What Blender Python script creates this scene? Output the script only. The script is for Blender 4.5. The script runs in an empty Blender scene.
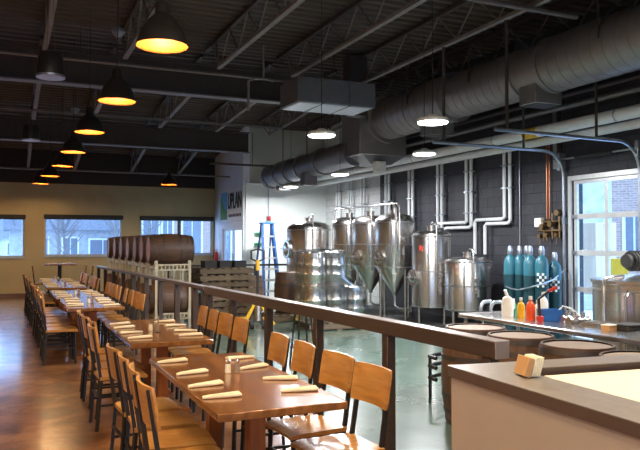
import bpy, math, random
from mathutils import Vector, Matrix, Euler
random.seed(7)
PI = math.pi
SC = bpy.context.scene
COL = SC.collection
R = math.radians

# ------------------------------------------------------------------ mesh builder
class MB:
    def __init__(s): s.v = []; s.f = []
    def add(s, vs, fs, m=None):
        b = len(s.v)
        s.v += [tuple(m @ Vector(p)) if m else tuple(p) for p in vs]
        s.f += [tuple(b + i for i in f) for f in fs]
        return s
    def box(s, x0, x1, y0, y1, z0, z1, m=None):
        v = [(x0,y0,z0),(x1,y0,z0),(x1,y1,z0),(x0,y1,z0),(x0,y0,z1),(x1,y0,z1),(x1,y1,z1),(x0,y1,z1)]
        return s.add(v, [(0,3,2,1),(4,5,6,7),(0,1,5,4),(1,2,6,5),(2,3,7,6),(3,0,4,7)], m)
    def bbox(s, x0, x1, y0, y1, z0, z1, b=.004, m=None):       # chamfered box
        xs=(x0,x1); ys=(y0,y1); zs=(z0,z1); v=[]; idx={}
        for i in (0,1):
            for j in (0,1):
                for k in (0,1):
                    dx = b if i==0 else -b; dy = b if j==0 else -b; dz = b if k==0 else -b
                    for a,p in enumerate(((xs[i],ys[j]+dy,zs[k]+dz),(xs[i]+dx,ys[j],zs[k]+dz),(xs[i]+dx,ys[j]+dy,zs[k]))):
                        idx[(i,j,k,a)] = len(v); v.append(p)
        f=[]
        def q(*t): f.append(tuple(idx[x] for x in t))
        for i in (0,1): q((i,0,0,0),(i,1,0,0),(i,1,1,0),(i,0,1,0))
        for j in (0,1): q((0,j,0,1),(1,j,0,1),(1,j,1,1),(0,j,1,1))
        for k in (0,1): q((0,0,k,2),(1,0,k,2),(1,1,k,2),(0,1,k,2))
        for i in (0,1):
            for j in (0,1): q((i,j,0,0),(i,j,1,0),(i,j,1,1),(i,j,0,1))
            for k in (0,1): q((i,0,k,0),(i,1,k,0),(i,1,k,2),(i,0,k,2))
        for j in (0,1):
            for k in (0,1): q((0,j,k,1),(1,j,k,1),(1,j,k,2),(0,j,k,2))
        for i in (0,1):
            for j in (0,1):
                for k in (0,1): f.append((idx[(i,j,k,0)],idx[(i,j,k,1)],idx[(i,j,k,2)]))
        return s.add(v, f, m)
    def bar(s, p0, p1, w, h=None):                              # square bar between points
        h = h or w
        p0=Vector(p0); p1=Vector(p1); d=(p1-p0); L=d.length
        if L < 1e-6: return s
        m = Matrix.Translation(p0) @ d.to_track_quat('Z','Y').to_matrix().to_4x4()
        return s.box(-w/2,w/2,-h/2,h/2,0,L,m)
    def cyl(s, p0, p1, r, r2=None, n=12, caps=True):
        r2 = r if r2 is None else r2
        p0=Vector(p0); p1=Vector(p1); d=p1-p0; L=d.length
        m = Matrix.Translation(p0) @ d.to_track_quat('Z','Y').to_matrix().to_4x4()
        v=[(r*math.cos(2*PI*i/n), r*math.sin(2*PI*i/n), 0) for i in range(n)]
        v+=[(r2*math.cos(2*PI*i/n), r2*math.sin(2*PI*i/n), L) for i in range(n)]
        f=[(i,(i+1)%n,n+(i+1)%n,n+i) for i in range(n)]
        if caps: f += [tuple(range(n-1,-1,-1)), tuple(range(n,2*n))]
        return s.add(v,f,m)
    def tube(s, pts, r, n=8, closed=False):
        P=[Vector(p) for p in pts]; N=len(P); v=[]
        up=None
        for i,p in enumerate(P):
            if closed: d=(P[(i+1)%N]-P[i-1])
            else: d=(P[min(i+1,N-1)]-P[max(i-1,0)])
            d.normalize()
            if up is None:
                up = Vector((0,0,1)) if abs(d.z)<.9 else Vector((1,0,0))
            x = up.cross(d); x.normalize() if x.length>1e-4 else None
            y = d.cross(x); y.normalize(); up = y
            rr = r[i] if isinstance(r,(list,tuple)) else r
            for k in range(n):
                a=2*PI*k/n; v.append(tuple(p + x*(rr*math.cos(a)) + y*(rr*math.sin(a))))
        f=[]
        M = N if closed else N-1
        for i in range(M):
            for k in range(n):
                a=i*n+k; b=i*n+(k+1)%n; c=((i+1)%N)*n+(k+1)%n; e=((i+1)%N)*n+k
                f.append((a,b,c,e))
        if not closed:
            f.append(tuple(range(n-1,-1,-1))); f.append(tuple((N-1)*n+k for k in range(n)))
        return s.add(v,f)
    def lathe(s, prof, n=24, m=None, cx=0, cy=0):
        v=[];f=[]
        for (r,z) in prof:
            for k in range(n):
                a=2*PI*k/n; v.append((cx+r*math.cos(a), cy+r*math.sin(a), z))
        for i in range(len(prof)-1):
            for k in range(n):
                f.append((i*n+k, i*n+(k+1)%n, (i+1)*n+(k+1)%n, (i+1)*n+k))
        if prof[0][0] > 1e-5: f.append(tuple(range(n-1,-1,-1)))
        if prof[-1][0] > 1e-5: f.append(tuple((len(prof)-1)*n+k for k in range(n)))
        return s.add(v,f,m)
    def shell(s, prof, n=24, m=None, cx=0, cy=0):               # lathe with no caps
        v=[];f=[]
        for (r,z) in prof:
            for k in range(n):
                a=2*PI*k/n; v.append((cx+r*math.cos(a), cy+r*math.sin(a), z))
        for i in range(len(prof)-1):
            for k in range(n):
                f.append((i*n+k, i*n+(k+1)%n, (i+1)*n+(k+1)%n, (i+1)*n+k))
        return s.add(v,f,m)
    def grid(s, rows):                                          # rows of points -> surface
        v=[p for r in rows for p in r]; n=len(rows[0]); f=[]
        for i in range(len(rows)-1):
            for k in range(n-1): f.append((i*n+k,i*n+k+1,(i+1)*n+k+1,(i+1)*n+k))
        return s.add(v,f)
    def slab(s, top, bot):                                      # closed slab from two grids
        s.grid(top); s.grid([list(reversed(r)) for r in bot])
        nr=len(top); nc=len(top[0])
        s.grid([top[0],bot[0]][::-1]); s.grid([top[-1],bot[-1]])
        s.grid([[r[0] for r in top],[r[0] for r in bot]]); s.grid([[r[-1] for r in top],[r[-1] for r in bot]][::-1])
        return s
    def sphere(s, c, r, n=12, m2=8, sz=1):
        prof=[(max(r*math.sin(PI*i/m2),0), -r*sz*math.cos(PI*i/m2)) for i in range(m2+1)]
        return s.lathe(prof,n,Matrix.Translation(Vector(c)))
    def build(s, name, mat, parent=None, label=None, flat=False, weld=False):
        me = bpy.data.meshes.new(name)
        me.from_pydata(s.v,[],s.f); me.update()
        me.materials.append(mat)
        import bmesh
        b = bmesh.new(); b.from_mesh(me)
        if weld: bmesh.ops.remove_doubles(b, verts=b.verts, dist=1e-5)
        bmesh.ops.recalc_face_normals(b, faces=b.faces); b.to_mesh(me); b.free()
        if not flat:
            for p in me.polygons: p.use_smooth=True
            me.set_sharp_from_angle(angle=R(38))
        o = bpy.data.objects.new(name, me); COL.objects.link(o)
        if parent is not None: o.parent = parent
        if label: o['label']=label
        return o

def tag(o,label,cat,group=None,kind=None):
    o['label']=label; o['category']=cat
    if group: o['group']=group
    if kind: o['kind']=kind
    return o
def thing(name,label,cat,loc=(0,0,0),rz=0,group=None):
    o=bpy.data.objects.new(name,None); COL.objects.link(o); o.empty_display_size=.1
    o.location=loc; o.rotation_euler=(0,0,rz)
    return tag(o,label,cat,group)
def kids(o): return [c for c in bpy.data.objects if c.parent==o]
KID={}
def copy_tree(o, parent=None):
    c=o.copy(); COL.objects.link(c)
    if parent: c.parent=parent
    if o.name not in KID: KID[o.name]=kids(o)
    for ch in KID[o.name]: copy_tree(ch,c)
    return c
def inst(proto,used,loc,rot,label,group=None,scale=None):
    """first use moves the prototype itself, later ones copy it"""
    if not used: o=proto; used.append(1)
    else: o=copy_tree(proto)
    o.location=loc; o.rotation_euler=rot if isinstance(rot,(tuple,Euler)) else (0,0,rot)
    if scale: o.scale=scale
    o['label']=label
    if group: o['group']=group
    return o
def struct(name,mb,mat,parent=None):
    o=mb.build(name,mat,parent)
    if parent is None: o['kind']='structure'
    return o
def prep(o): KID[o.name]=kids(o); return o

# ------------------------------------------------------------------ materials
def newmat(name):
    m=bpy.data.materials.new(name); m.use_nodes=True
    nt=m.node_tree; b=nt.nodes['Principled BSDF']; return m,nt,b
def N(nt,t,**k):
    n=nt.nodes.new(t)
    for a,v in k.items(): setattr(n,a,v)
    return n
def coords(nt,scale=(1,1,1),space='Object',rot=(0,0,0)):
    tc=N(nt,'ShaderNodeTexCoord'); mp=N(nt,'ShaderNodeMapping')
    mp.inputs['Scale'].default_value=scale; mp.inputs['Rotation'].default_value=rot
    nt.links.new(tc.outputs[space],mp.inputs['Vector']); return mp.outputs['Vector']
def ramp(nt,fac,stops):
    r=N(nt,'ShaderNodeValToRGB'); e=r.color_ramp.elements
    while len(e)<len(stops): e.new(.5)
    for i,(p,c) in enumerate(stops): e[i].position=p; e[i].color=(*c,1) if len(c)==3 else c
    nt.links.new(fac,r.inputs['Fac']); return r.outputs['Color']
def simple(name,col,rough=.5,metal=0,spec=None,noise=0,nscale=8,bump=0,var=0,coat=0,stretch=(1,1,1)):
    m,nt,b=newmat(name)
    b.inputs['Base Color'].default_value=(*col,1); b.inputs['Roughness'].default_value=rough; b.inputs['Metallic'].default_value=metal
    if coat: b.inputs['Coat Weight'].default_value=coat; b.inputs['Coat Roughness'].default_value=.1
    v=coords(nt,stretch); n=N(nt,'ShaderNodeTexNoise'); n.inputs['Scale'].default_value=nscale; n.inputs['Detail'].default_value=4
    nt.links.new(v,n.inputs['Vector'])
    d=noise or .08
    c=ramp(nt,n.outputs['Fac'],[(.3,tuple(x*(1-d) for x in col)),(.7,tuple(min(x*(1+d),1) for x in col))])
    if var:
        oi=N(nt,'ShaderNodeObjectInfo'); hs=N(nt,'ShaderNodeHueSaturation')
        ma=N(nt,'ShaderNodeMapRange'); ma.inputs['To Min'].default_value=1-var; ma.inputs['To Max'].default_value=1+var
        nt.links.new(oi.outputs['Random'],ma.inputs['Value']); nt.links.new(ma.outputs['Result'],hs.inputs['Value'])
        nt.links.new(c,hs.inputs['Color']); c=hs.outputs['Color']
    nt.links.new(c,b.inputs['Base Color'])
    if bump:
        bp=N(nt,'ShaderNodeBump'); bp.inputs['Strength'].default_value=bump; bp.inputs['Distance'].default_value=.01
        nt.links.new(n.outputs['Fac'],bp.inputs['Height']); nt.links.new(bp.outputs['Normal'],b.inputs['Normal'])
    return m
def wood(name,c1,c2,scale=(3,30,30),rough=.35,coat=.0,var=.15,plank=None,bump=.05):
    """grain runs along the axis whose scale is small"""
    m,nt,b=newmat(name)
    v=coords(nt,scale); n=N(nt,'ShaderNodeTexNoise'); n.inputs['Scale'].default_value=1; n.inputs['Detail'].default_value=6; n.inputs['Distortion'].default_value=.6
    nt.links.new(v,n.inputs['Vector'])
    c=ramp(nt,n.outputs['Fac'],[(.28,c1),(.72,c2)])
    oi=N(nt,'ShaderNodeObjectInfo'); hs=N(nt,'ShaderNodeHueSaturation')
    ma=N(nt,'ShaderNodeMapRange'); ma.inputs['To Min'].default_value=1-var; ma.inputs['To Max'].default_value=1+var
    nt.links.new(oi.outputs['Random'],ma.inputs['Value'])
    if plank:                                                   # plank = (axis index, width)
        tc=N(nt,'ShaderNodeTexCoord'); sp=N(nt,'ShaderNodeSeparateXYZ'); nt.links.new(tc.outputs['Object'],sp.inputs[0])
        dv=N(nt,'ShaderNodeMath',operation='DIVIDE'); dv.inputs[1].default_value=plank[1]; nt.links.new(sp.outputs[plank[0]],dv.inputs[0])
        fl=N(nt,'ShaderNodeMath',operation='FLOOR'); nt.links.new(dv.outputs[0],fl.inputs[0])
        wn=N(nt,'ShaderNodeTexWhiteNoise',noise_dimensions='1D'); nt.links.new(fl.outputs[0],wn.inputs['W'])
        mr=N(nt,'ShaderNodeMapRange'); mr.inputs['To Min'].default_value=.72; mr.inputs['To Max'].default_value=1.25; nt.links.new(wn.outputs['Value'],mr.inputs['Value'])
        mu=N(nt,'ShaderNodeMath',operation='MULTIPLY'); nt.links.new(mr.outputs['Result'],mu.inputs[0]); nt.links.new(ma.outputs['Result'],mu.inputs[1])
        nt.links.new(mu.outputs[0],hs.inputs['Value'])
    else: nt.links.new(ma.outputs['Result'],hs.inputs['Value'])
    nt.links.new(c,hs.inputs['Color']); nt.links.new(hs.outputs['Color'],b.inputs['Base Color'])
    b.inputs['Roughness'].default_value=rough
    if coat: b.inputs['Coat Weight'].default_value=coat; b.inputs['Coat Roughness'].default_value=.12
    bp=N(nt,'ShaderNodeBump'); bp.inputs['Strength'].default_value=bump; bp.inputs['Distance'].default_value=.005
    nt.links.new(n.outputs['Fac'],bp.inputs['Height']); nt.links.new(bp.outputs['Normal'],b.inputs['Normal'])
    return m
def emis(name,col,s):
    m,nt,b=newmat(name); b.inputs['Base Color'].default_value=(*col,1)
    b.inputs['Emission Color'].default_value=(*col,1); b.inputs['Emission Strength'].default_value=s; return m
def glassy(name,tint=(1,1,1),gl=.07,rough=.02):
    m=bpy.data.materials.new(name); m.use_nodes=True; nt=m.node_tree; nt.nodes.clear()
    o=N(nt,'ShaderNodeOutputMaterial'); t=N(nt,'ShaderNodeBsdfTransparent'); g=N(nt,'ShaderNodeBsdfGlossy'); mx=N(nt,'ShaderNodeMixShader')
    t.inputs['Color'].default_value=(*tint,1); g.inputs['Roughness'].default_value=rough; mx.inputs[0].default_value=gl
    nt.links.new(t.outputs[0],mx.inputs[1]); nt.links.new(g.outputs[0],mx.inputs[2]); nt.links.new(mx.outputs[0],o.inputs['Surface']); return m
def floor_mat(name,cols,rough,scale,bump=.02,spec=.5):
    m,nt,b=newmat(name); v=coords(nt,(1,1,1))
    n=N(nt,'ShaderNodeTexNoise'); n.inputs['Scale'].default_value=scale; n.inputs['Detail'].default_value=8; n.inputs['Roughness'].default_value=.6; n.inputs['Distortion'].default_value=.4
    nt.links.new(v,n.inputs['Vector'])
    c=ramp(nt,n.outputs['Fac'],cols); nt.links.new(c,b.inputs['Base Color'])
    n2=N(nt,'ShaderNodeTexNoise'); n2.inputs['Scale'].default_value=1.7; n2.inputs['Detail'].default_value=5; nt.links.new(v,n2.inputs['Vector'])
    mr=N(nt,'ShaderNodeMapRange'); mr.inputs['To Min'].default_value=rough*.75; mr.inputs['To Max'].default_value=rough*1.3
    nt.links.new(n2.outputs['Fac'],mr.inputs['Value']); nt.links.new(mr.outputs['Result'],b.inputs['Roughness'])
    bp=N(nt,'ShaderNodeBump'); bp.inputs['Strength'].default_value=bump; bp.inputs['Distance'].default_value=.02
    nt.links.new(n2.outputs['Fac'],bp.inputs['Height']); nt.links.new(bp.outputs['Normal'],b.inputs['Normal'])
    b.inputs['Coat Weight'].default_value=1; b.inputs['Coat IOR'].default_value=spec; b.inputs['Coat Roughness'].default_value=.13
    return m
def block_mat(name,c1,c2,mort,axis='y',bw=.4,rh=.2,ms=.008,bump=.5,rough=.6):
    m,nt,b=newmat(name); tc=N(nt,'ShaderNodeTexCoord'); sp=N(nt,'ShaderNodeSeparateXYZ'); cb=N(nt,'ShaderNodeCombineXYZ')
    nt.links.new(tc.outputs['Object'],sp.inputs[0]); nt.links.new(sp.outputs[1 if axis=='y' else 0],cb.inputs[0]); nt.links.new(sp.outputs[2],cb.inputs[1])
    br=N(nt,'ShaderNodeTexBrick'); br.inputs['Scale'].default_value=1; br.inputs['Brick Width'].default_value=bw; br.inputs['Row Height'].default_value=rh
    br.inputs['Mortar Size'].default_value=ms; br.inputs['Color1'].default_value=(*c1,1); br.inputs['Color2'].default_value=(*c2,1); br.inputs['Mortar'].default_value=(*mort,1)
    nt.links.new(cb.outputs[0],br.inputs['Vector'])
    n=N(nt,'ShaderNodeTexNoise'); n.inputs['Scale'].default_value=14; n.inputs['Detail'].default_value=5; nt.links.new(tc.outputs['Object'],n.inputs['Vector'])
    mx=N(nt,'ShaderNodeMix',data_type='RGBA',blend_type='MULTIPLY'); mx.inputs['Factor'].default_value=.6
    nt.links.new(br.outputs['Color'],mx.inputs['A']); cc=ramp(nt,n.outputs['Fac'],[(.3,(.6,.6,.6)),(.7,(1,1,1))]); nt.links.new(cc,mx.inputs['B'])
    nt.links.new(mx.outputs['Result'],b.inputs['Base Color']); b.inputs['Roughness'].default_value=rough
    ad=N(nt,'ShaderNodeMath',operation='MULTIPLY_ADD'); nt.links.new(br.outputs['Fac'],ad.inputs[0]); ad.inputs[1].default_value=-1.5; nt.links.new(n.outputs['Fac'],ad.inputs[2])
    bp=N(nt,'ShaderNodeBump'); bp.inputs['Strength'].default_value=bump; bp.inputs['Distance'].default_value=.01
    nt.links.new(ad.outputs[0],bp.inputs['Height']); nt.links.new(bp.outputs['Normal'],b.inputs['Normal']); return m
def rib_mat(name,col,axis=0,freq=6,rough=.6,metal=0,bump=.8):
    m,nt,b=newmat(name); b.inputs['Roughness'].default_value=rough; b.inputs['Metallic'].default_value=metal
    v=coords(nt,(1,1,1)); w=N(nt,'ShaderNodeTexWave',bands_direction='XYZ'[axis]); w.inputs['Scale'].default_value=freq; nt.links.new(v,w.inputs['Vector'])
    n=N(nt,'ShaderNodeTexNoise'); n.inputs['Scale'].default_value=3; nt.links.new(v,n.inputs['Vector'])
    c=ramp(nt,n.outputs['Fac'],[(.3,tuple(x*.8 for x in col)),(.7,tuple(x*1.15 for x in col))]); nt.links.new(c,b.inputs['Base Color'])
    bp=N(nt,'ShaderNodeBump'); bp.inputs['Strength'].default_value=bump; bp.inputs['Distance'].default_value=.03
    nt.links.new(w.outputs['Fac'],bp.inputs['Height']); nt.links.new(bp.outputs['Normal'],b.inputs['Normal']); return m

M={}
M['seat']=wood('seat_wood',(.38,.16,.03),(.64,.33,.085),(4,22,22),rough=.28,coat=.3,var=.12)
M['back']=wood('backrest_wood',(.36,.15,.03),(.58,.28,.07),(22,3,22),rough=.33,coat=.2,var=.15)
M['table']=wood('table_wood',(.17,.062,.016),(.34,.14,.036),(18,2.2,18),rough=.2,coat=.5,var=.06,plank=(0,.152))
M['tleg']=wood('table_leg_wood',(.26,.08,.02),(.42,.14,.035),(24,24,2),rough=.35,var=.05)
M['blackm']=simple('black_metal',(.022,.02,.02),.42,.3)
M['napkin']=simple('napkin_cloth',(.78,.66,.45),.85,noise=.06,nscale=60,bump=.15,var=.05)
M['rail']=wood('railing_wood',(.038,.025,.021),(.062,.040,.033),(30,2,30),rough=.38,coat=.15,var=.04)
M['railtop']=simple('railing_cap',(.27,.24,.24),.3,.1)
M['floor']=floor_mat('stained_concrete',[(.36,(.12,.046,.016)),(.5,(.25,.10,.034)),(.62,(.42,.20,.075))],.3,2.4,spec=1.55)
M['green']=floor_mat('green_epoxy',[(.3,(.055,.095,.072)),(.5,(.085,.14,.108)),(.75,(.125,.19,.15))],.28,2.2,spec=1.5)
M['tan']=simple('tan_wall_paint',(.40,.335,.185),.75,noise=.1,nscale=1.2)
M['black_paint']=simple('black_wall_paint',(.025,.02,.02),.8)
M['white_wall']=simple('white_wall_paint',(.74,.77,.75),.5,noise=.03,nscale=1)
M['lav_wall']=simple('lavender_white_paint',(.66,.68,.78),.5,noise=.04)
M['grey_wall']=simple('grey_upper_wall_paint',(.42,.42,.37),.7,noise=.08,nscale=2)
M['block']=block_mat('charcoal_block',(.028,.028,.038),(.042,.042,.054),(.012,.012,.017))
M['blockw']=block_mat('white_block',(.66,.68,.68),(.70,.72,.72),(.5,.5,.5),bump=.2)
M['deck']=simple('roof_deck',(.070,.054,.045),.65,noise=.15,nscale=2)
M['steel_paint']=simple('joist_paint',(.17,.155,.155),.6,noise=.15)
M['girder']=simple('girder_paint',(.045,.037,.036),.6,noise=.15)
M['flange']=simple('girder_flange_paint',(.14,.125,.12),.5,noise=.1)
M['base']=wood('baseboard_wood',(.10,.045,.02),(.15,.07,.035),(2,20,20),var=.02)
M['steel']=simple('stainless_steel',(.68,.65,.62),.26,1,noise=.05,nscale=3,stretch=(1,1,.3))
M['steeld']=simple('dull_steel',(.45,.45,.46),.35,1,noise=.1)
M['galv']=simple('galvanised_steel',(.42,.46,.52),.35,.9,noise=.12,nscale=12)
M['duct']=simple('spiral_duct_metal',(.27,.25,.25),.42,.6,noise=.1,nscale=5)
M['ductb']=simple('dark_duct_metal',(.17,.17,.19),.45,.4,noise=.1)
M['pipew']=simple('white_pipe_wrap',(.72,.74,.76),.45,noise=.05)
M['copper']=simple('copper_pipe',(.45,.17,.08),.35,.8)
M['brass']=simple('brass',(.24,.16,.08),.4,.9)
M['barrel']=wood('barrel_oak',(.060,.030,.018),(.14,.072,.038),(26,26,1.6),rough=.55,var=.25,bump=.2)
M['barrelh']=wood('barrel_head_oak',(.22,.16,.11),(.33,.26,.19),(2,24,24),rough=.6,var=.15,bump=.15)
M['barrelhd']=wood('barrel_head_dark',(.14,.055,.025),(.27,.12,.05),(24,2,24),rough=.55,var=.25,bump=.15)
M['hoop']=simple('barrel_hoop',(.09,.075,.07),.5,.7,noise=.3)
M['rack']=simple('cream_rack_paint',(.50,.44,.31),.5,noise=.1)
M['pallet']=wood('pallet_wood',(.085,.06,.038),(.19,.14,.085),(2,20,20),rough=.8,var=.25)
M['yellow']=simple('yellow_paint',(.70,.42,.02),.4)
M['teal']=simple('teal_seat',(.05,.22,.26),.3)
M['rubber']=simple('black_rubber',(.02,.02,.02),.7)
M['blue']=simple('blue_fibreglass',(.02,.09,.30),.4)
M['alu']=simple('aluminium',(.6,.62,.63),.35,.8)
M['white_pl']=simple('white_plastic',(.75,.76,.74),.4)
M['lamp_black']=simple('lamp_black_enamel',(.02,.018,.017),.35)
M['lamp_in']=simple('lamp_inner_gold',(.22,.055,.003),.5)
M['bulb']=emis('bulb_glow',(1,.5,.1),5)
M['led']=emis('led_disc',(1,.98,.95),12); M['ledc']=emis('led_centre',(1,.98,.95),.85)
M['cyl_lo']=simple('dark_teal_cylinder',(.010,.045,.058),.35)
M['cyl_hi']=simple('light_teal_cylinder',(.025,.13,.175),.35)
M['red']=simple('red_plastic',(.5,.03,.02),.35)
M['yliq']=simple('yellow_liquid_bottle',(.75,.42,.02),.2)
M['rliq']=simple('orange_red_liquid_bottle',(.75,.09,.02),.2)
M['gliq']=simple('green_bottle',(.05,.32,.14),.25)
M['bluebin']=simple('blue_plastic',(.02,.12,.42),.35)
M['pinkwall']=simple('half_wall_paint',(.40,.325,.265),.65,noise=.03,nscale=3)
M['captop']=simple('laminate_cap',(.20,.18,.16),.38,noise=.1,nscale=25)
M['capedge']=simple('brown_cap_edge',(.085,.055,.045),.4)
M['cream']=simple('cream_paper',(.80,.74,.55),.6,noise=.02)
M['kraft']=simple('tan_card',(.50,.28,.12),.7)
M['glass']=glassy('window_glass',(.88,.95,1),.06)
M['wrap']=glassy('stretch_wrap',(.86,.9,.92),.30,.12)
M['frame']=simple('window_frame_paint',(.46,.52,.60),.4)
M['gframe']=simple('garage_frame_paint',(.55,.56,.56),.35,.3)
M['snow']=simple('snow',(.8,.82,.85),.9,noise=.1,nscale=.5)
M['siding']=rib_mat('house_siding',(.42,.46,.5),2,10,.8,0,.5)
M['siding2']=rib_mat('pale_house_siding',(.62,.66,.7),2,10,.8,0,.5)
M['roofs']=simple('house_roof',(.16,.18,.22),.8,noise=.3,nscale=10)
M['tree']=simple('tree_bark',(.2,.19,.2),.9,noise=.3,nscale=10)
M['brickr']=block_mat('pinkish_brick',(.40,.25,.2),(.5,.33,.27),(.5,.47,.44),'x',.22,.075,.01,.2,.8)
M['tanwood']=wood('tan_cladding',(.6,.46,.32),(.75,.6,.44),(10,10,1),rough=.8)
M['hwin']=simple('house_window_glass',(.16,.19,.24),.3)
M['white_trim']=simple('white_trim_paint',(.75,.78,.8),.5)
M['asph']=simple('wet_asphalt',(.28,.3,.33),.6,noise=.3,nscale=2)
M['skyblue']=simple('sign_sky_print',(.12,.35,.62),.5)
M['signgreen']=simple('sign_green_print',(.10,.28,.08),.5)
M['signblack']=simple('sign_letter_black',(.02,.02,.025),.5)
M['signwhite']=simple('sign_board_white',(.72,.76,.80),.4)

# ------------------------------------------------------------------ camera
cam=bpy.data.cameras.new('camera'); co=bpy.data.objects.new('camera',cam); COL.objects.link(co)
co.location=(0,0,1.65); co.rotation_euler=(R(91.5),0,R(-24.2)); cam.sensor_width=36; cam.lens=695*36/640
cam.clip_end=300; SC.camera=co

# ================================================================== SETTING
XR=9.15; XL=-5.0; YF=23.3; YC=20.0; YB=-3.0; XS=6.5
struct('floor_dining',MB().box(XL,2.72,YB,YF,-.12,0),M['floor']).name='floor'
struct('floor.001',MB().box(2.72,XR,YB,YF,-.12,0),M['green'])
def wall_x(name,y0,y1,x0,x1,z0,z1,holes,mat):                 # wall spanning X with holes (xa,xb,za,zb)
    mb=MB(); xs=x0
    for (a,b,c,d) in sorted(holes):
        mb.box(xs,a,y0,y1,z0,z1); mb.box(a,b,y0,y1,z0,c); mb.box(a,b,y0,y1,d,z1); xs=b
    mb.box(xs,x1,y0,y1,z0,z1); return struct(name,mb,mat)
def px(u,Y): # X of image column u on a plane at depth Y
    r=(u-320)/695; c=math.cos(R(24.2)); s=math.sin(R(24.2)); return Y*(s+r*c)/(c-r*s)
WX=[(px(-60,YF),px(24.5,YF)),(px(44.5,YF),px(122,YF)),(px(140.5,YF),px(212.5,YF))]
WZ=[(1.22,2.50),(1.25,2.52),(1.27,2.52)]
holes=[(a,b,c,d) for (a,b),(c,d) in zip(WX,WZ)]
wall_x('wall_far',YF,YF+.3,XL,XS+.15,0,3.52,holes,M['tan'])
struct('wall_far.001',MB().box(XL,XS+.15,YF,YF+.3,3.521,5.9),M['black_paint'])
struct('baseboard_far',MB().box(XL,XS,YF-.03,YF,0,.11),M['base'])
for i,((a,b),(c,d)) in enumerate(zip(WX,WZ)):
    f=MB(); w=.05
    f.box(a,b,YF+.1,YF+.17,c,c+w); f.box(a,b,YF+.1,YF+.17,d-w,d); f.box(a,a+w,YF+.1,YF+.17,c+w,d-w); f.box(b-w,b,YF+.1,YF+.17,c+w,d-w)
    wo=struct('window_%d'%(i+1),f,M['frame'])
    MB().box(a+w,b-w,YF+.13,YF+.14,c+w,d-w).build('pane',M['glass'],wo)
    s=MB(); s.box(a-.02,b+.02,YF-.045,YF+.1,c-.035,c); s.build('window_sill',M['frame'],wo)
    v=MB(); v.bbox(a-.03,b+.03,YF-.09,YF-.005,d-.10,d+.03,.01); v.cyl((a,YF-.03,d-.11),(b,YF-.03,d-.11),.012); v.build('roller_blind',M['rubber'],wo,'black roller blind cassette')
# side wall with the sign and glass door
DY0,DY1,DZ=20.30,22.35,2.12
sw=MB(); sw.box(XS,XS+.15,YC,DY0,0,5.9); sw.box(XS,XS+.15,DY1,YF,0,5.9); sw.box(XS,XS+.15,DY0,DY1,DZ,5.9); struct('wall_side',sw,M['lav_wall'])
d=MB(); w=.07
for (a,b) in ((DY0,(DY0+DY1)/2),((DY0+DY1)/2,DY1)):
    d.box(XS+.04,XS+.1,a,a+w,0,DZ); d.box(XS+.04,XS+.1,b-w,b,0,DZ); d.box(XS+.04,XS+.1,a+w,b-w,DZ-w,DZ); d.box(XS+.04,XS+.1,a+w,b-w,0,.14)
do=struct('door_1',d,M['white_trim'])
MB().box(XS+.065,XS+.075,DY0+w,DY1-w,.14,DZ-w).build('pane',M['glass'],do)
h=MB(); ym=(DY0+DY1)/2
for s_ in (-.1,.1): h.tube([(XS+.04,ym+s_,.9),(XS-.02,ym+s_,.92),(XS-.02,ym+s_,1.28),(XS+.04,ym+s_,1.3)],.012)
h.build('handle',M['steel'],do)
# cold room front and the grey wall above
cw=MB(); cw.box(XS+.002,XR,YC-.10,YC-.002,0,3.42); struct('wall_cooler',cw,M['white_wall'])
tr=MB()
for u in (284.5,): 
    x=px(u,YC); tr.box(x-.012,x+.012,YC-.106,YC-.10,0,3.39)
tr.box(XS+.02,XR,YC-.12,YC+.04,3.42,3.46); struct('trim_1',tr,M['white_trim'])
struct('wall_cooler_upper',MB().box(XS+.15,XR,YC+.05,YC+.17,3.45,5.9),M['grey_wall']).name='wall_cooler.001'
# right wall (charcoal block, its far bay painted white), with the garage opening
GY0,GY1,GZ=7.92,9.42,2.76
YWH=16.4
rw=MB(); rw.box(XR,XR+.25,YB,GY0,0,5.9); rw.box(XR,XR+.25,GY1,YWH,0,5.9); rw.box(XR,XR+.25,GY0,GY1,GZ,5.9); struct('wall_right',rw,M['block'])
struct('wall_right.001',MB().box(XR,XR+.25,YWH,YC+.2,0,5.9),M['blockw'])
struct('wall_left',MB().box(XL-.2,XL,YB,YF,0,5.9),M['tan'])
BH=[(-3.5,-.5,.9,3.4),(.8,2.4,.9,3.2)]
wall_x('wall_back',YB-.25,YB,XL,XR,0,5.9,BH,M['tan'])
# unseen windows added behind the camera to let in fill daylight
for i,(a,b,c,dd) in enumerate(BH):
    f=MB(); f.box(a,b,YB-.17,YB-.1,c,c+.06); f.box(a,b,YB-.17,YB-.1,dd-.06,dd)
    for x in (a,(a+b)/2-.03,b-.06): f.box(x,x+.06,YB-.17,YB-.1,c+.06,dd-.06)
    wo=struct('window_%d'%(i+4),f,M['frame']); MB().box(a+.06,b-.06,YB-.14,YB-.13,c+.06,dd-.06).build('pane',M['glass'],wo)

# roof deck: flat, then falling towards the far wall
def deckz(Y): return 5.62 if Y<=13.9 else (5.62-(Y-13.9)/5.6*.35 if Y<=19.5 else 5.27-(Y-19.5)/3.8*.72)
dk=MB(); ys=[YB,13.9,19.5,YF+.3]
yy=YB; ys=[]
while yy<YF+.3: ys+=[(yy,0),(yy+.09,0),(yy+.12,.07),(yy+.21,.07)]; yy+=.24
ys.append((YF+.3,0))
top=[[(XL,y,deckz(y)+.16),(XR+.25,y,deckz(y)+.16)] for y,h in ys]; bot=[[(XL,y,deckz(y)+h),(XR+.25,y,deckz(y)+h)] for y,h in ys]
dk.slab(top,bot); struct('ceiling',dk,M['deck'])

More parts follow.
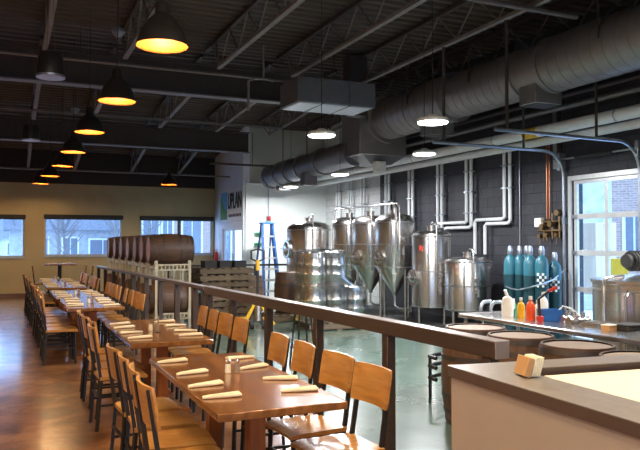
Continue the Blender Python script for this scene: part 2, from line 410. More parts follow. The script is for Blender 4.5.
# girders
def girder(Y,x0,x1,zb,zt,label):
    t=thing('roof_girder',label,'girder',((x0+x1)/2,Y,zb),0)
    L=(x1-x0)/2
    MB().box(-L,L,-.012,.012,.03,zt-zb-.03).build('web',M['girder'],t)
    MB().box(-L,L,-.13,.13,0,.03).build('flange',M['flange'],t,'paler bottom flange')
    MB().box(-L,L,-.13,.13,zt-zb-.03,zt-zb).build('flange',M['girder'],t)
girder(13.9,XL+.02,6.75,4.65,5.30,'deep dark steel roof girder crossing above the barrel racks')
girder(19.5,XL+.02,6.45,4.30,4.90,'dark steel roof girder nearer the far wall windows')
girder(5.55,XL+.02,XR-.02,4.65,5.30,'dark steel roof girder overhead above the nearest table')
# joists: one per line per bay
JX=[-1.0,.55,1.9,3.64,5.17,6.72,8.25]
bays=[('near',5.75,13.7),('middle',14.1,19.3),('far',19.7,23.2)]
ORD=['first','second','third','fourth','fifth','sixth','seventh']
for bi,(bn,y0,y1) in enumerate(bays):
    for xi,x in enumerate(JX):
        if bn=='far' and x>6.4: continue
        t=thing('roof_joist','open web steel roof joist in the %s roof bay, %s from the left'%(bn,ORD[xi]),'joist',(x,y0,0),0,'open web roof joists')
        zt=lambda Y: deckz(Y)-.02
        D=.60 if bn!='far' else .62
        c=MB()
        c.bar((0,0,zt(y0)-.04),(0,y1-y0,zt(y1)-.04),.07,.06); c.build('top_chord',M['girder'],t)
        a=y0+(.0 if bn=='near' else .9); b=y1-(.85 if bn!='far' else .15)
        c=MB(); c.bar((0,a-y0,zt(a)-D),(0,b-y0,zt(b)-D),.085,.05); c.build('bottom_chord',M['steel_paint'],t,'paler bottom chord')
        c=MB(); n=int((y1-y0)/.5); yy=0
        pts=[]
        for k in range(n+1):
            Y=y0+(y1-y0)*k/n
            if k%2==0: z=zt(Y)-.07
            else: z=zt(Y)-D+.02
            if k%2==1 and not(a-.3<=Y<=b+.3): Y=min(max(Y,a),b); z=zt(Y)-D+.02
            pts.append((0,Y-y0,z))
        for p,q in zip(pts,pts[1:]): c.bar(p,q,.022)
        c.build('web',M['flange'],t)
# thin sprinkler and conduit pipes crossing the roof
def crosspipe(Y,z,x0,x1,r,label,m='flange',drops=()):
    t=thing('ceiling_pipe',label,'pipe',(x0,Y,z),0)
    MB().cyl((0,0,0),(x1-x0,0,0),r,n=8).build('pipe',M[m],t)
    c=MB(); x=1.2
    while x<x1-x0: c.bar((x,0,r*.5),(x,0,min(deckz(Y)-.15-z,.9)),.014); x+=2.4
    c.build('hanger',M['girder'],t)
crosspipe(7.6,4.93,2.0,7.5,.035,'long thin sprinkler pipe crossing overhead above the big spiral duct')
crosspipe(12.45,4.78,-4.9,6.6,.028,'thin sprinkler pipe crossing just in front of the nearer girder')
crosspipe(16.6,4.60,-4.9,6.4,.025,'thin sprinkler pipe crossing between the two girders')
crosspipe(21.2,3.75,-4.9,6.4,.025,'thin pipe crossing below the roof close to the far windows')
crosspipe(18.4,3.82,5.0,8.6,.03,'black pipe bracket line crossing behind the far end of duct','girder')
# small pipe with elbows beside the box duct
t=thing('sprinkler_pipe','thin bent sprinkler pipe dropping left of the rectangular duct','pipe',(3.7,11.2,0))
MB().tube([(.9,1.2,4.75),(.45,.5,4.6),(.1,0,4.45),(0,0,4.4),(0,0,3.9)],.022).build('pipe',M['steel_paint'],t)
MB().tube([(.45,.5,4.6),(.45,.5,5.2)],.018).build('hanger',M['steel_paint'],t)

# ================================================================== DUCTS
def spiral(mb,p0,p1,r,pitch=.22):
    mb.cyl(p0,p1,r,n=36)
    p0=Vector(p0); p1=Vector(p1); L=(p1-p0).length; n=int(L/pitch)
    for k in range(1,n):
        q=p0.lerp(p1,k/n); dd=(p1-p0).normalized()*.008
        mb.cyl(q-dd,q+dd,r+.004,n=36)
t=thing('spiral_duct','large round spiral duct running along under the roof by the block wall','duct',(8.0,8,4.52))
segs=[(3.2,8.55,.44,'steel'),(8.62,9.25,.40,''),(9.3,11.3,.425,''),(11.35,14.2,.475,'')]
for (a,b,r,_) in segs:
    mb=MB()
    if (a,b)==(8.62,9.25): mb.cyl((0,a-8,0),(0,b-8,0),r,n=36)
    else: spiral(mb,(0,a-8,0),(0,b-8,0),r)
    mb.build('duct_section',M['duct'],t)
for (y,r) in ((8.585,.455),(9.27,.44),(11.32,.49),(12.6,.485),(13.35,.485),(13.95,.56)):
    MB().cyl((0,y-8-.05,0),(0,y-8+.05,0),r,n=36).build('coupling',M['duct'],t)
for (y) in (4.5,7.2,10.2,12.3):
    s=MB(); s.tube([(0+.5*math.cos(a),y-8,.5*math.sin(a)) for a in [R(x) for x in range(0,181,15)]],.012,6); s.bar((.5,y-8,0),(.5,y-8,.9),.02); s.bar((-.5,y-8,0),(-.5,y-8,.9),.02); s.build('strap',M['girder'],t)
for (y0,y1,zz,name) in ((8.72,9.12,-.60,'diffuser_box'),(11.75,12.15,-.68,'diffuser_box')):
    b=MB(); b.bbox(-.28,.28,y0-8,y1-8,zz,-.28,.01)
    bx=b.build('diffuser_box',M['duct'],t)
    g=MB()
    for k in range(6): yy=y0-8+.05+k*(y1-y0-.1)/5; g.box(-.25,.25,yy-.01,yy+.01,zz-.012,zz)
    g.build('grille',M['ductb'],bx)
t=thing('plenum_box','big dark sheet metal plenum box joining the two round ducts','duct',(7.9,14.35,0))
MB().bbox(-.62,.62,-.35,.6,3.68,4.98,.02).build('box',M['duct'],t)
MB().add([(-.5,-.3,3.68),(.6,-.3,3.68),(.6,.55,3.68),(-.5,.55,3.68),(-.2,-.1,3.5),(.35,-.1,3.5),(.35,.5,3.5),(-.2,.5,3.5)],[(0,1,5,4),(1,2,6,5),(2,3,7,6),(3,0,4,7),(4,5,6,7)]).build('taper',M['ductb'],t)
MB().bbox(-.16,.10,-.30,-.12,3.30,3.55,.01).build('vent',M['white_pl'],t,'small pale outlet')
t=thing('round_duct','narrower dark round duct running on to the cold room wall','duct',(7.0,17,3.58))
mb=MB(); mb.cyl((.5,-2.3,.22),(0,2.05,0),.31,n=32); mb.build('duct_section',M['ductb'],t)
for (y) in (-.9,.1,.75,1.35,2.0):
    mb=MB(); q=(2.05-y)/4.35; mb.cyl((.5*q,y-.05,.22*q),(.5*q,y+.05,.22*q),.345,n=32); mb.build('coupling',M['ductb'],t)
for y in (-.3,1.55):
    bx=MB().bbox(.0,.36,y-.15,y+.15,-.42,-.1,.01).build('diffuser_box',M['ductb'],t)
for y in (-.6,1.1):
    MB().bar((0,y,.3),(0,y,1.4),.02).build('hanger',M['girder'],t)
t=thing('rectangular_duct','pale rectangular duct hanging left of the round ducts','duct',(5.5,12.0,4.22))
MB().bbox(-.75,.85,-.45,.45,0,.46,.015).build('duct_body',M['ductb'],t)
MB().box(-.7,.8,-.4,.4,-.012,0).build('lit_underside',M['galv'],t,'paler underside, light on it put into its colour')  # paler metal stands in for light falling on the duct's underside
for x in (-.25,.3): MB().box(x-.015,x+.015,-.46,.46,-.02,.47).build('seam',M['ductb'],t)
t=thing('steel_column','dark square steel post dropping from roof beside the rectangular duct','post',(6.6,12.9,4.3))
MB().bbox(-.22,.22,-.15,.15,0,1.25,.01).build('post_body',M['girder'],t)

# ================================================================== CEILING LAMPS
def pendant():
    t=thing('pendant_lamp','x','lamp',(0,0,0)); t['group']='black pendants in a row over the tables'
    o=[(.225,0),(.222,.012),(.212,.06),(.185,.13),(.145,.20),(.10,.25),(.068,.28),(.062,.30),(.060,.37),(.04,.40),(.0,.405)]
    sh=MB().shell(o,32)
    sh.build('shade',M['lamp_black'],t,weld=True)
    i=[(.224,.001),(.218,.012),(.207,.058),(.18,.126),(.14,.194),(.095,.24),(0,.25)]
    MB().shell(i,32).build('shade_lining',M['lamp_in'],t,'glowing golden inside of shade',weld=True)
    MB().sphere((0,0,.15),.04,16,10,1.2).build('bulb',M['bulb'],t)
    MB().cyl((0,0,.19),(0,0,.25),.022).build('socket',M['lamp_black'],t)
    MB().cyl((0,0,.40),(0,0,2.15),.006,n=6).build('cord',M['rubber'],t)
    return prep(t)
pen=pendant(); used=[]
LZ=3.38
def lamp_light(x,y,z,e,col,r=.05,typ='POINT'):
    l=bpy.data.lights.new('bulb_light',typ); l.energy=e; l.color=col
    if typ=='POINT': l.shadow_soft_size=r
    o=bpy.data.objects.new('bulb_light',l); COL.objects.link(o); o.location=(x,y,z); return o
PY=[.9,3.5,6.1,8.72,11.34,13.96,16.58,19.2,21.8]
names=['above the camera end of the tables','over the nearest table out at the front','largest in view, first in the receding row','second in the receding row','third in the receding row','fourth in the receding row','fifth in the receding row','sixth in the receding row','smallest and last of the receding row, by far windows']
for k,y in enumerate(PY):
    x=1.28-.0*k
    x={2:1.22,3:1.2,4:1.15,5:1.12,6:1.1,7:.98,8:.86}.get(k,1.3)
    inst(pen,used,(x,y,LZ),random.random(),'black bell pendant lamp glowing orange, '+names[k],'black pendants in a row over the tables')
    lamp_light(x,y,LZ+.09,70,(1,.64,.30),.045)
inst(pen,used,(4.30,20.35,LZ-.02),0,'lone black bell pendant lamp above the right window of far wall','black pendants in a row over the tables')
lamp_light(4.3,20.35,LZ+.07,70,(1,.64,.30),.045)
for k,y in enumerate((3.5,7.4,11.3,15.2,18.6,21.8)):  # unseen pendant row added to brighten the far wall and left floor
    inst(pen,used,(-2.3,y,LZ),.3*k,'black bell fill lamp in the added unseen row over the aisle, %s from the front'%['first','second','third','fourth','fifth','sixth'][k],'added fill pendants out of view over the aisle')
    lamp_light(-2.3,y,LZ+.09,110,(1,.70,.40),.045)

# LED discs in the brewery
def led():
    t=thing('disc_light','x','lamp',(0,0,0)); t['group']='white disc lights over the brewery'
    MB().lathe([(.20,.0),(.205,.03),(.19,.05),(.08,.075),(.05,.1),(0,.1)],32).build('housing',M['white_pl'],t)
    MB().lathe([(.0,-.006),(.14,-.006),(.14,-.001),(0,-.001)],32).build('centre_plate',M['ledc'],t)
    MB().shell([(.142,-.001),(.145,-.014),(.19,-.014),(.198,-.001)],32).build('ring_diffuser',M['led'],t,'bright glowing ring')
    MB().cyl((0,0,.1),(0,0,2.2),.006,n=6).build('hanger',M['rubber'],t)
    return prep(t)
lp=led(); used=[]
for (x,y,txt) in ((5.02,7.6,'biggest and rightmost, in front of the duct'),(6.68,10.38,'right of the plenum box and under the duct'),(4.16,9.2,'alone below the rectangular duct'),(6.93,14.3,'below the round duct above the fermenters'),(7.2,18.0,'smallest, by the end of round duct'),(6.9,4.6,'overhead above the mash kettle')):
    inst(lp,used,(x,y,3.22),0,'round white disc light, '+txt,'white disc lights over the brewery')
    l=bpy.data.lights.new('disc_area',"AREA"); l.shape='DISK'; l.size=.36; l.energy=185; l.color=(.95,.97,1)
    o=bpy.data.objects.new('disc_area',l); COL.objects.link(o); o.location=(x,y,3.195)
# unseen warm fill lamps added over the front tables, above the frame
def track():
    t=thing('fill_spotlight','x','lamp',(0,0,0)); t['group']='added fill spotlights over the front tables'
    MB().cyl((0,0,0),(0,0,.2),.09,.06,n=20).build('housing',M['lamp_black'],t)
    MB().cyl((0,0,-.004),(0,0,-.001),.08,n=20).build('lens',emis('fill_lens',(1,.85,.62),6),t)
    MB().cyl((0,0,.2),(0,0,.65),.01,n=6).build('stem',M['lamp_black'],t)
    return prep(t)
tk=track(); used=[]
for i,(x,y) in enumerate(((-.7,.6),(.6,2.2),(2.4,1.4),(-1.6,3.4),(3.1,3.4))):
    inst(tk,used,(x,y,4.55),0,'added black fill spotlight, %s one overhead in front of the tables'%ORD[i],'added fill spotlights over the front tables')
    l=bpy.data.lights.new('fill_area',"AREA"); l.shape='DISK'; l.size=.16; l.energy=75; l.color=(1,.80,.56)
    o=bpy.data.objects.new('fill_area',l); COL.objects.link(o); o.location=(x,y,4.54)
# speakers
def speaker(loc,label,s=1):
    t=thing('hanging_speaker',label,'speaker',loc); t.scale=(s,s,s); t['group']='black hanging speakers'
    MB().lathe([(.13,0),(.17,.0),(.175,.02),(.155,.22),(.14,.30),(.05,.33),(0,.33)],28).build('housing',M['lamp_black'],t)
    MB().lathe([(.15,-.012),(.176,-.01),(.178,.018),(.172,.02)],28).build('rim',M['galv'],t,'pale lower rim')
    MB().lathe([(0,-.004),(.135,-.006),(.135,.0),(0,.0)],28).build('grille',M['rubber'],t)
    c=MB(); c.cyl((.05,0,.32),(.0,0,1.6),.004,n=5); c.cyl((-.05,0,.32),(.0,0,1.6),.004,n=5); c.build('cable',M['flange'],t)
def pix3(u,v,Z):
    c=math.cos(R(24.2)); s=math.sin(R(24.2)); z=(Z-1.65)*695/(243.2-v); r=(u-320)/695
    return (z*(s+r*c), z*(c-r*s), Z)
p=pix3(49,76,3.75); speaker(p,'larger black cylindrical speaker hanging at the upper left')
p=pix3(30,140,3.75); speaker(p,'smaller looking black speaker hanging further back at left')
# camera domes
for (u,v,txt) in ((117,31,'nearer, left of the largest pendant'),(74,110,'farther, between the two pendants at left')):
    p=pix3(u,v,4.6); t=thing('dome_sensor','small dark dome sensor under the roof, '+txt,'sensor',p)
    MB().lathe([(0,-.07),(.05,-.055),(.075,-.02),(.08,0),(0,0)],18).build('dome',M['hwin'],t)
    MB().lathe([(.08,0),(.09,.0),(.09,.05),(0,.05)],18).build('base',M['galv'],t); MB().cyl((0,0,.05),(0,0,.7),.01,n=6).build('stem',M['girder'],t)

# ================================================================== RAILING
def railx(Y): 
    return 2.65-(Y-3.3)*.0333 if Y<9.2 else 2.455-(Y-9.2)*.0335
def railing(y0,y1,posts,zt,label,hh,off=0):
    x0=railx(y0)+off; x1=railx(y1)+off; a=math.atan2(x1-x0,y1-y0)
    t=thing('railing',label,'railing',(x0,y0,0),-a); L=math.hypot(x1-x0,y1-y0)
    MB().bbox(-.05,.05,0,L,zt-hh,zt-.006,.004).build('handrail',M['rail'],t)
    MB().box(-.052,.052,-.002,L+.002,zt-.006,zt).build('rail_cap',M['railtop'],t,'paler strip along the top of the handrail')  # thin strip in a paler colour than the rail below
    for p in posts:
        b=MB(); q=(p-y0)/math.cos(a); b.bbox(-.038,.038,q-.038,q+.038,0,zt-hh,.004); b.box(-.06,.06,q-.06,q+.06,0,.012)
        b.build('post',M['rail'],t)
    MB().bbox(-.0505,.0505,-.012,-.001,zt-hh,zt,.002).build('end_cap',M['railtop'],t)
    return t
railing(3.3,9.15,[3.4,4.55,5.75,6.95,8.1,9.05],1.077,'long dark brown wooden railing with thick top rail, nearest the tables',.105)
railing(9.2,18.7,[9.3,9.75,10.75,11.85,12.95,14.1,15.25,16.4,17.55,18.62],1.07,'thinner dark railing running from the barrel racks towards the far wall',.05)

# ================================================================== TABLES
def table():
    t=thing('dining_table','x','table'); t['group']='long wooden dining tables'
    L=.97; w=.375
    MB().bbox(-w,w,-L,L,.715,.76,.005).build('tabletop',M['table'],t)
    MB().bbox(-.16,.16,-L+.3,L-.3,.675,.715,.003).build('apron',M['table'],t)
    for y in (-.46,.46):
        p=MB(); p.bbox(-.05,.05,y-.05,y+.05,.04,.67,.004); p.build('leg',M['tleg'],t)
        f=MB(); f.bbox(-.27,.27,y-.05,y+.05,0,.045,.008); f.build('foot',M['tleg'],t)
    return prep(t)
tb=table(); used=[]
TAB=[(1.385,4.50,'nearest'),(1.385,7.27,'second'),(1.14,11.0,'third'),(1.12,12.95,'fourth'),(1.10,15.8,'fifth'),(1.08,17.76,'farthest')]
TXT={'nearest':'nearest table','second':'second table','third':'third table','fourth':'fourth table','fifth':'fifth table','farthest':'farthest table'}
for (x,y,n) in TAB:
    inst(tb,used,(x,y,0),R(random.uniform(-.6,.6)),'long wooden table with napkins, the %s in the row'%('nearest' if n=='nearest' else n+' from the front' if n!='farthest' else 'farthest'),'long wooden dining tables')

# chairs
def chair():
    t=thing('dining_chair','x','chair')
    # scooped seat
    top=[];bot=[]
    nx,ny=10,9
    for i in range(nx+1):
        a=i/nx; x=-.20+.41*a; rt=[];rb=[]
        for j in range(ny+1):
            b=j/ny*2-1; y=.205*b*(1-.06*(1-a))
            dip=-.016*math.exp(-((x+.03)/.13)**2)*(1-abs(b)**3)+.004*math.exp(-(b/.3)**2)*(a>.6)
            fr=-.012*max(0,(a-.82)/.18)**2; ed=-.004*(abs(b)>.98)
            z=.475+dip+fr+ed
            rt.append((x,y,z)); rb.append((x,y*.97,z-.028 if a<.95 else z-.02))
        top.append(rt); bot.append(rb)
    MB().slab(top,bot).build('seat',M['seat'],t,weld=True)
    # curved backrest plate
    top=[];bot=[]
    for i in range(7):
        h=i/6; z=.685+.225*h; rt=[];rb=[]
        for j in range(11):
            b=j/10*2-1; wv=.198-(.008 if i in(0,6) else 0); y=wv*b
            x=-.212-.036*h-.028*(1-b*b)*1.0+.010
            rt.append((x,y,z)); rb.append((x-.016,y,z))
        top.append(rt); bot.append(rb)
    MB().slab(top,bot).build('backrest',M['back'],t,weld=True)
    for s in (-1,1):
        l=MB(); l.bar((.17,s*.165,.448),(.185,s*.178,0),.024); l.build('leg',M['blackm'],t)
        l=MB(); y=s*.165
        l.bar((-.225,s*.178,0),(-.19,y,.44),.024); l.bar((-.19,y,.43),(-.262,s*.158,.895),.024); l.build('leg',M['blackm'],t)
    def rung(p,q): MB().bar(p,q,.018).build('stretcher',M['blackm'],t)
    rung((.178,-.172,.22),(-.208,-.172,.22)); rung((.178,.172,.22),(-.208,.172,.22))
    rung((.178,-.172,.30),(.178,.172,.30)); rung((-.208,-.172,.30),(-.208,.172,.30))
    MB().box(-.19,.18,-.172,.172,.431,.447).build('seat_frame',M['blackm'],t)
    return prep(t)
ch=chair(); cu=[]
SEAT=['nearest','second','third','farthest']
for ti,(x,y,n) in enumerate(TAB):
    offs=[-.70,-.235,.235,.70]
    for side in (1,-1):
        for k,o in enumerate(offs):
            bx = x+side*(.40 if ti==0 else .47 if ti==1 else .40)+ random.uniform(-.015,.015)
            if side<0: bx = x-(.44 if ti==0 else .41 if ti==1 else .43)+random.uniform(-.03,.03)
            if ti==0: yy=y+([-.81,-.29,.25,.82][k] if side>0 else o)
            else: yy=y+o
            yy+=random.uniform(-.03,.03)
            rz=(PI if side>0 else 0)+R(random.uniform(-5,5))
            sd='railing side' if side>0 else 'aisle side'
            inst(ch,cu,(bx,yy,0),rz,'wooden chair with black legs, %s on the %s of the %s'%(SEAT[k],sd,TXT[n]),'wooden chairs along the tables')

# napkins
def napkin():
    secs=[];n=14;xs=[-.115,-.112,-.06,0,.06,.108,.112]; ws=[.008,.013,.02,.027,.033,.038,.035]; hs=[.005,.008,.010,.011,.012,.012,.009]
    mb=MB(); v=[];f=[]
    for i,x in enumerate(xs):
        for k in range(n):
            a=2*PI*k/n; y=ws[i]*math.copysign(abs(math.cos(a))**.8,math.cos(a)); z=hs[i]*(1+math.copysign(abs(math.sin(a))**.7,math.sin(a)))
            if 0<a<PI: z-= .003*math.cos(3*a)
            v.append((x,y+.004*math.sin(i*1.3),z))
    for i in range(len(xs)-1):
        for k in range(n): f.append((i*n+k,i*n+(k+1)%n,(i+1)*n+(k+1)%n,(i+1)*n+k))
    f.append(tuple(range(n-1,-1,-1))); f.append(tuple((len(xs)-1)*n+k for k in range(n)))
    mb.add(v,f)
    # overlapping fold
    fold=[[(-.08,-.008,.019),(0,-.016,.0225),(.10,-.022,.0245)],[(-.08,.006,.0205),(0,.010,.025),(.10,.012,.027)],[(-.08,.014,.012),(0,.025,.013),(.10,.034,.015)]]
    mb.slab(fold,[[(a,b,c-.004) for (a,b,c) in r] for r in fold])
    o=mb.build('napkin',M['napkin']); tag(o,'x','napkin','folded cream napkins on the tables'); return prep(o)
nk=napkin(); nu=[]
rp=random.Random(3)
for ti,(x,y,n) in enumerate(TAB):
    for side in (1,-1):
        for k,o in enumerate([-.66,-.26,.2,.62]):
            if ti==0:
                o={1:[-.62,-.2,.26,.66],-1:[-.62,-.2,.24,.68]}[side][k]
            loc=(x+side*(.24+rp.uniform(-.03,.03)), y+o+rp.uniform(-.04,.04), .7602)
            sd='railing side' if side>0 else 'aisle side'
            inst(nk,nu,loc,R(rp.uniform(-20,20))+(PI if rp.random()<.4 else 0),'folded cream napkin, %s along the %s of the %s'%(SEAT[k],sd,TXT[n]),'folded cream napkins on the tables')
# shakers
def shaker(kind,matn):
    t=thing(kind+'_shaker','x','shaker'); t['group']='salt and pepper shakers on the tables'
    MB().lathe([(.018,0),(.021,.004),(.019,.05),(.016,.068),(0,.068)],16).build('body',M[matn],t)
    MB().lathe([(.017,.066),(.019,.07),(.018,.084),(.010,.09),(0,.091)],16).build('cap',M['steel'],t,'steel cap'); return prep(t)
sa=shaker('salt','cream'); pe=shaker('pepper','barrelh'); su=[];pu=[]
for ti,(x,y,n) in enumerate(TAB):
    ox,oy={0:(.03,.12),1:(-.02,-.1)}.get(ti,(0,-.1))
    inst(sa,su,(x+ox-.03,y+oy,.76),0,'small salt shaker with steel cap on the %s'%TXT[n],'salt and pepper shakers on the tables')
    inst(pe,pu,(x+ox+.03,y+oy-.01,.76),0,'small pepper shaker with steel cap on the %s'%TXT[n],'salt and pepper shakers on the tables')
for ti,(x,y,n) in enumerate(TAB):
    if ti in (1,2,3): 
        t=thing('table_number_stand','thin upright table card holder on the %s'%TXT[n],'card holder',(x-.0,y-.25,.76),0,'card holders on the tables')
        MB().lathe([(.03,0),(.03,.006),(0,.008)],16).build('base',M['blackm'],t); MB().bar((0,0,.005),(0,0,.16),.012).build('stem',M['barrelh'],t)

# high table near the far wall
t=thing('high_table','tall square dark table with napkins near the far left window','table',(px(60,21.3),21.3,0))
MB().bbox(-.42,.42,-.42,.42,1.02,1.06,.005).build('tabletop',M['table'],t)
MB().bbox(-.05,.05,-.05,.05,.03,1.02,.004).build('leg',M['blackm'],t); MB().bbox(-.28,.28,-.28,.28,0,.03,.006).build('base',M['blackm'],t)
hx=px(60,21.3)
for (dx,dy,rz,txt) in ((-.47,-.05,0,'left side'),(.47,.12,PI,'right side, closer to the wall'),(.62,-.35,PI*.98,'right side, nearer the camera')):
    inst(ch,cu,(hx+dx,21.3+dy,0),rz,'tall wooden chair with black legs at the high table, '+txt,'tall chairs at the high table',(1,1,1.12))
for i,(dx,dy) in enumerate(((-.2,-.1),(.2,.05))):
    inst(nk,nu,(hx+dx,21.3+dy,1.0602),.3,'folded cream napkin on the %s half of the high table'%('left','right')[i],'napkins on the high table')

# ================================================================== BARRELS
def barrel(headm):
    t=thing('oak_barrel','x','barrel')
    H=.88
    def rad(z): 
        q=(z-H/2)/(H/2); return .315-.045*q*q
    prof=[(rad(0)-.02,0),(rad(0),0)]+[(rad(z),z) for z in [H*i/14 for i in range(1,14)]]+[(rad(H),H),(rad(H)-.02,H)]
    MB().shell(prof,40).build('staves',M['barrel'],t,weld=True)
    for z in (.02,H-.02): MB().lathe([(0,z-.008),(rad(0)-.018,z-.008),(rad(0)-.018,z+.008),(0,z+.008)],40).build('head',M[headm],t)
    for z in (.035,.13,.27,H-.27,H-.13,H-.035):
        MB().shell([(rad(z-.02)+.001,z-.02),(rad(z-.02)+.005,z-.02),(rad(z+.02)+.005,z+.02),(rad(z+.02)+.001,z+.02)],40).build('hoop',M['hoop'],t)
    MB().cyl((.31,0,H/2),(.322,0,H/2),.03).build('bung',M['barrelh'],t)
    return prep(t)
b1=barrel('barrelh'); b2=barrel('barrelhd'); u1=[];u2=[]
# standing barrels by the half wall
for i,(x,y) in enumerate(((3.96,5.3),(3.96,4.68),(3.98,4.06),(3.95,3.44))):
    inst(b1,u1,(x,y,0),random.random()*6,'upright brown oak barrel behind the half wall, %s of the four'%['leftmost','second from left','third from left','rightmost'][i],'upright barrels behind the half wall')
# racks with lying barrels
def rack():
    t=thing('barrel_rack','x','rack'); t['group']='cream steel barrel racks'
    for x in (-.33,.33):
        for y in (-.31,.31): MB().bar((x,y,0),(x,y,1.26),.045).build('post',M['rack'],t)
        for z in (.225,1.19):
            c=MB(); c.box(x-.03,x+.03,-.31,.31,z-.045,z+.02); 
            for s in (-1,1): c.add([(x-.03,s*.31,z+.02),(x+.03,s*.31,z+.02),(x+.03,s*.16,z+.02),(x-.03,s*.16,z+.02),(x-.03,s*.31,z+.12),(x+.03,s*.31,z+.12)],[(0,1,5,4),(2,3,4,5),(0,4,3),(1,2,5),(0,3,2,1)])
            c.build('cradle',M['rack'],t)
    for y in (-.31,.31):
        for z in (.19,1.15):
            c=MB(); c.box(-.33,.33,y-.012,y+.012,z-.04,z-.01); c.box(-.33,.33,y-.012,y+.012,z+.06,z+.09)
            for k in range(9): xx=-.3+k*.075; c.box(xx-.012,xx+.012,y-.012,y+.012,z-.01,z+.06)
            c.build('side_rail',M['rack'],t)
    return prep(t)
rk=rack(); ru=[]
RY=[14.0,14.82,15.65,16.65,17.7,18.8,20.0]
RN=['nearest','second','third','fourth','fifth','sixth','farthest']
for i,y in enumerate(RY):
    inst(rk,ru,(2.98,y,0),0,'cream steel two tier barrel rack, %s from the front'%RN[i],'cream steel barrel racks')
    for z,lv in ((.52,'lower'),(1.51,'upper')):
        o=inst(b2,u2,(2.54,y,z+.015),(0,PI/2,0),'dark lying barrel, %s tier of the %s rack'%(lv,RN[i]),'dark barrels lying on racks')

# stools
def stool(loc,label):
    t=thing('bar_stool',label,'stool',loc,0,'black stools with teal seats')
    MB().lathe([(0,.72),(.15,.72),(.165,.735),(.165,.75),(.15,.76),(0,.76)],28).build('seat',M['teal'],t)
    for a in (45,135,225,315):
        c,s=math.cos(R(a)),math.sin(R(a)); MB().cyl((.11*c,.11*s,.72),(.19*c,.19*s,0),.013,n=8).build('leg',M['blackm'],t)
    MB().tube([(.165*math.cos(R(a)),.165*math.sin(R(a)),.25) for a in range(0,360,20)],.009,6,True).build('foot_ring',M['blackm'],t)
stool((3.68,8.76,0),'black stool with round teal seat behind the railing near the pallet jack')
stool((3.35,12.7,0),'black stool with round teal seat in front of nearest barrel rack')

# pallets
def pallet():
    t=thing('wooden_pallet','x','pallet'); t['group']='wooden pallets'
    for k in range(7): 
        x=-.6+.1+k*.1667; MB().box(x-.05,x+.05,-.5,.5,.12,.14).build('deck_board',M['pallet'],t)
    for k in range(3):
        x=-.5+k*.5; MB().box(x-.05,x+.05,-.5,.5,0,.02).build('bottom_board',M['pallet'],t)
    for y in (-.48,0,.48): MB().box(-.6,.6,y-.02,y+.02,.02,.12).build('stringer',M['pallet'],t)
    return prep(t)
pl=pallet(); pu2=[]
for k in range(8):
    inst(pl,pu2,(4.25+random.uniform(-.03,.03),14.75+random.uniform(-.03,.03),k*.1405),R(random.uniform(-3,3)),'rough wooden pallet, %s from the floor in the tall stack'%(ORD+['eighth'])[k],'tall stack of wooden pallets')
for k in range(3):
    inst(pl,pu2,(4.5+random.uniform(-.03,.03),16.2,k*.1405),R(random.uniform(-4,4)),'rough wooden pallet, %s from the floor in the low stack behind'%ORD[k],'low stack of wooden pallets')
for i,(x,y,txt) in enumerate(((5.6,14.1,'under the upright barrel beside the tall pallet stack'),(5.82,12.42,'under the shrink wrapped steel kegs'))):
    inst(pl,pu2,(x,y,0),R((4,-6)[i]),'wooden pallet '+txt,'wooden pallets under goods')
for i,(x,y) in enumerate(((5.25,15.7),(5.6,14.12))):
    inst(b2,u2,(x,y,.141*i),random.random()*6,['upright oak barrel standing farther back, just right of the tall pallet stack','upright oak barrel on its own pallet, left of the wrapped kegs'][i],'upright barrels by the pallets')
# crates on pallets
for i,(dx) in enumerate((-.28,.05,.38)):
    t=thing('black_crate','small black plastic crate on the tall pallet stack, %s one'%('left','middle','right')[i],'crate',(4.25+dx,14.7,1.125),0,'black crates on the pallets')
    c=MB(); c.box(-.13,.13,-.18,.18,0,.01)
    for (a,b,cc,d_) in ((-.13,-.12,-.18,.18),(.12,.13,-.18,.18),(-.12,.12,-.18,-.17),(-.12,.12,.17,.18)): c.box(a,b,cc,d_,.01,.13)
    c.build('shell',M['rubber'],t); MB().box(-.135,.135,-.185,.185,.13,.145).build('lid',M['rubber'],t)

# pallet jack
t=thing('pallet_jack','yellow pallet jack with black handle parked in front of the pallets','pallet jack',(4.42,12.75,0),R(-15))
MB().cyl((0,0,.18),(0,.12,1.15),.022).build('handle_shaft',M['rubber'],t)
hd=MB().tube([(0,.12,1.15),(-.1,.13,1.2),(-.1,.15,1.34),(0,.155,1.37),(.1,.15,1.34),(.1,.13,1.2),(0,.12,1.15)],.016).build('grip',M['rubber'],t)
MB().cyl((0,.105,1.0),(0,.125,1.18),.03).build('shaft_sleeve',M['yellow'],t)
t.scale=(1.25,1,1.12)
c=MB(); c.add([(-.26,0,.06),(-.2,0,.06),(-.03,0,.42),(-.08,0,.42),(-.26,.05,.06),(-.2,.05,.06),(-.03,.05,.42),(-.08,.05,.42)],[(0,1,2,3),(7,6,5,4),(0,4,5,1),(1,5,6,2),(2,6,7,3),(3,7,4,0)])
c.add([(.26,0,.06),(.2,0,.06),(.03,0,.42),(.08,0,.42),(.26,.05,.06),(.2,.05,.06),(.03,.05,.42),(.08,.05,.42)],[(0,1,2,3),(7,6,5,4),(0,4,5,1),(1,5,6,2),(2,6,7,3),(3,7,4,0)])
c.build('frame',M['yellow'],t)
MB().cyl((0,-.02,.14),(0,.02,.42),.05).build('pump',M['steeld'],t)
for s in (-1,1):
    MB().bbox(s*.2-.07,s*.2+.07,.05,1.15,.05,.10,.01).build('fork',M['yellow'],t); MB().cyl((s*.09-.03,0,.075),(s*.09+.03,0,.075),.075).build('wheel',M['rubber'],t)

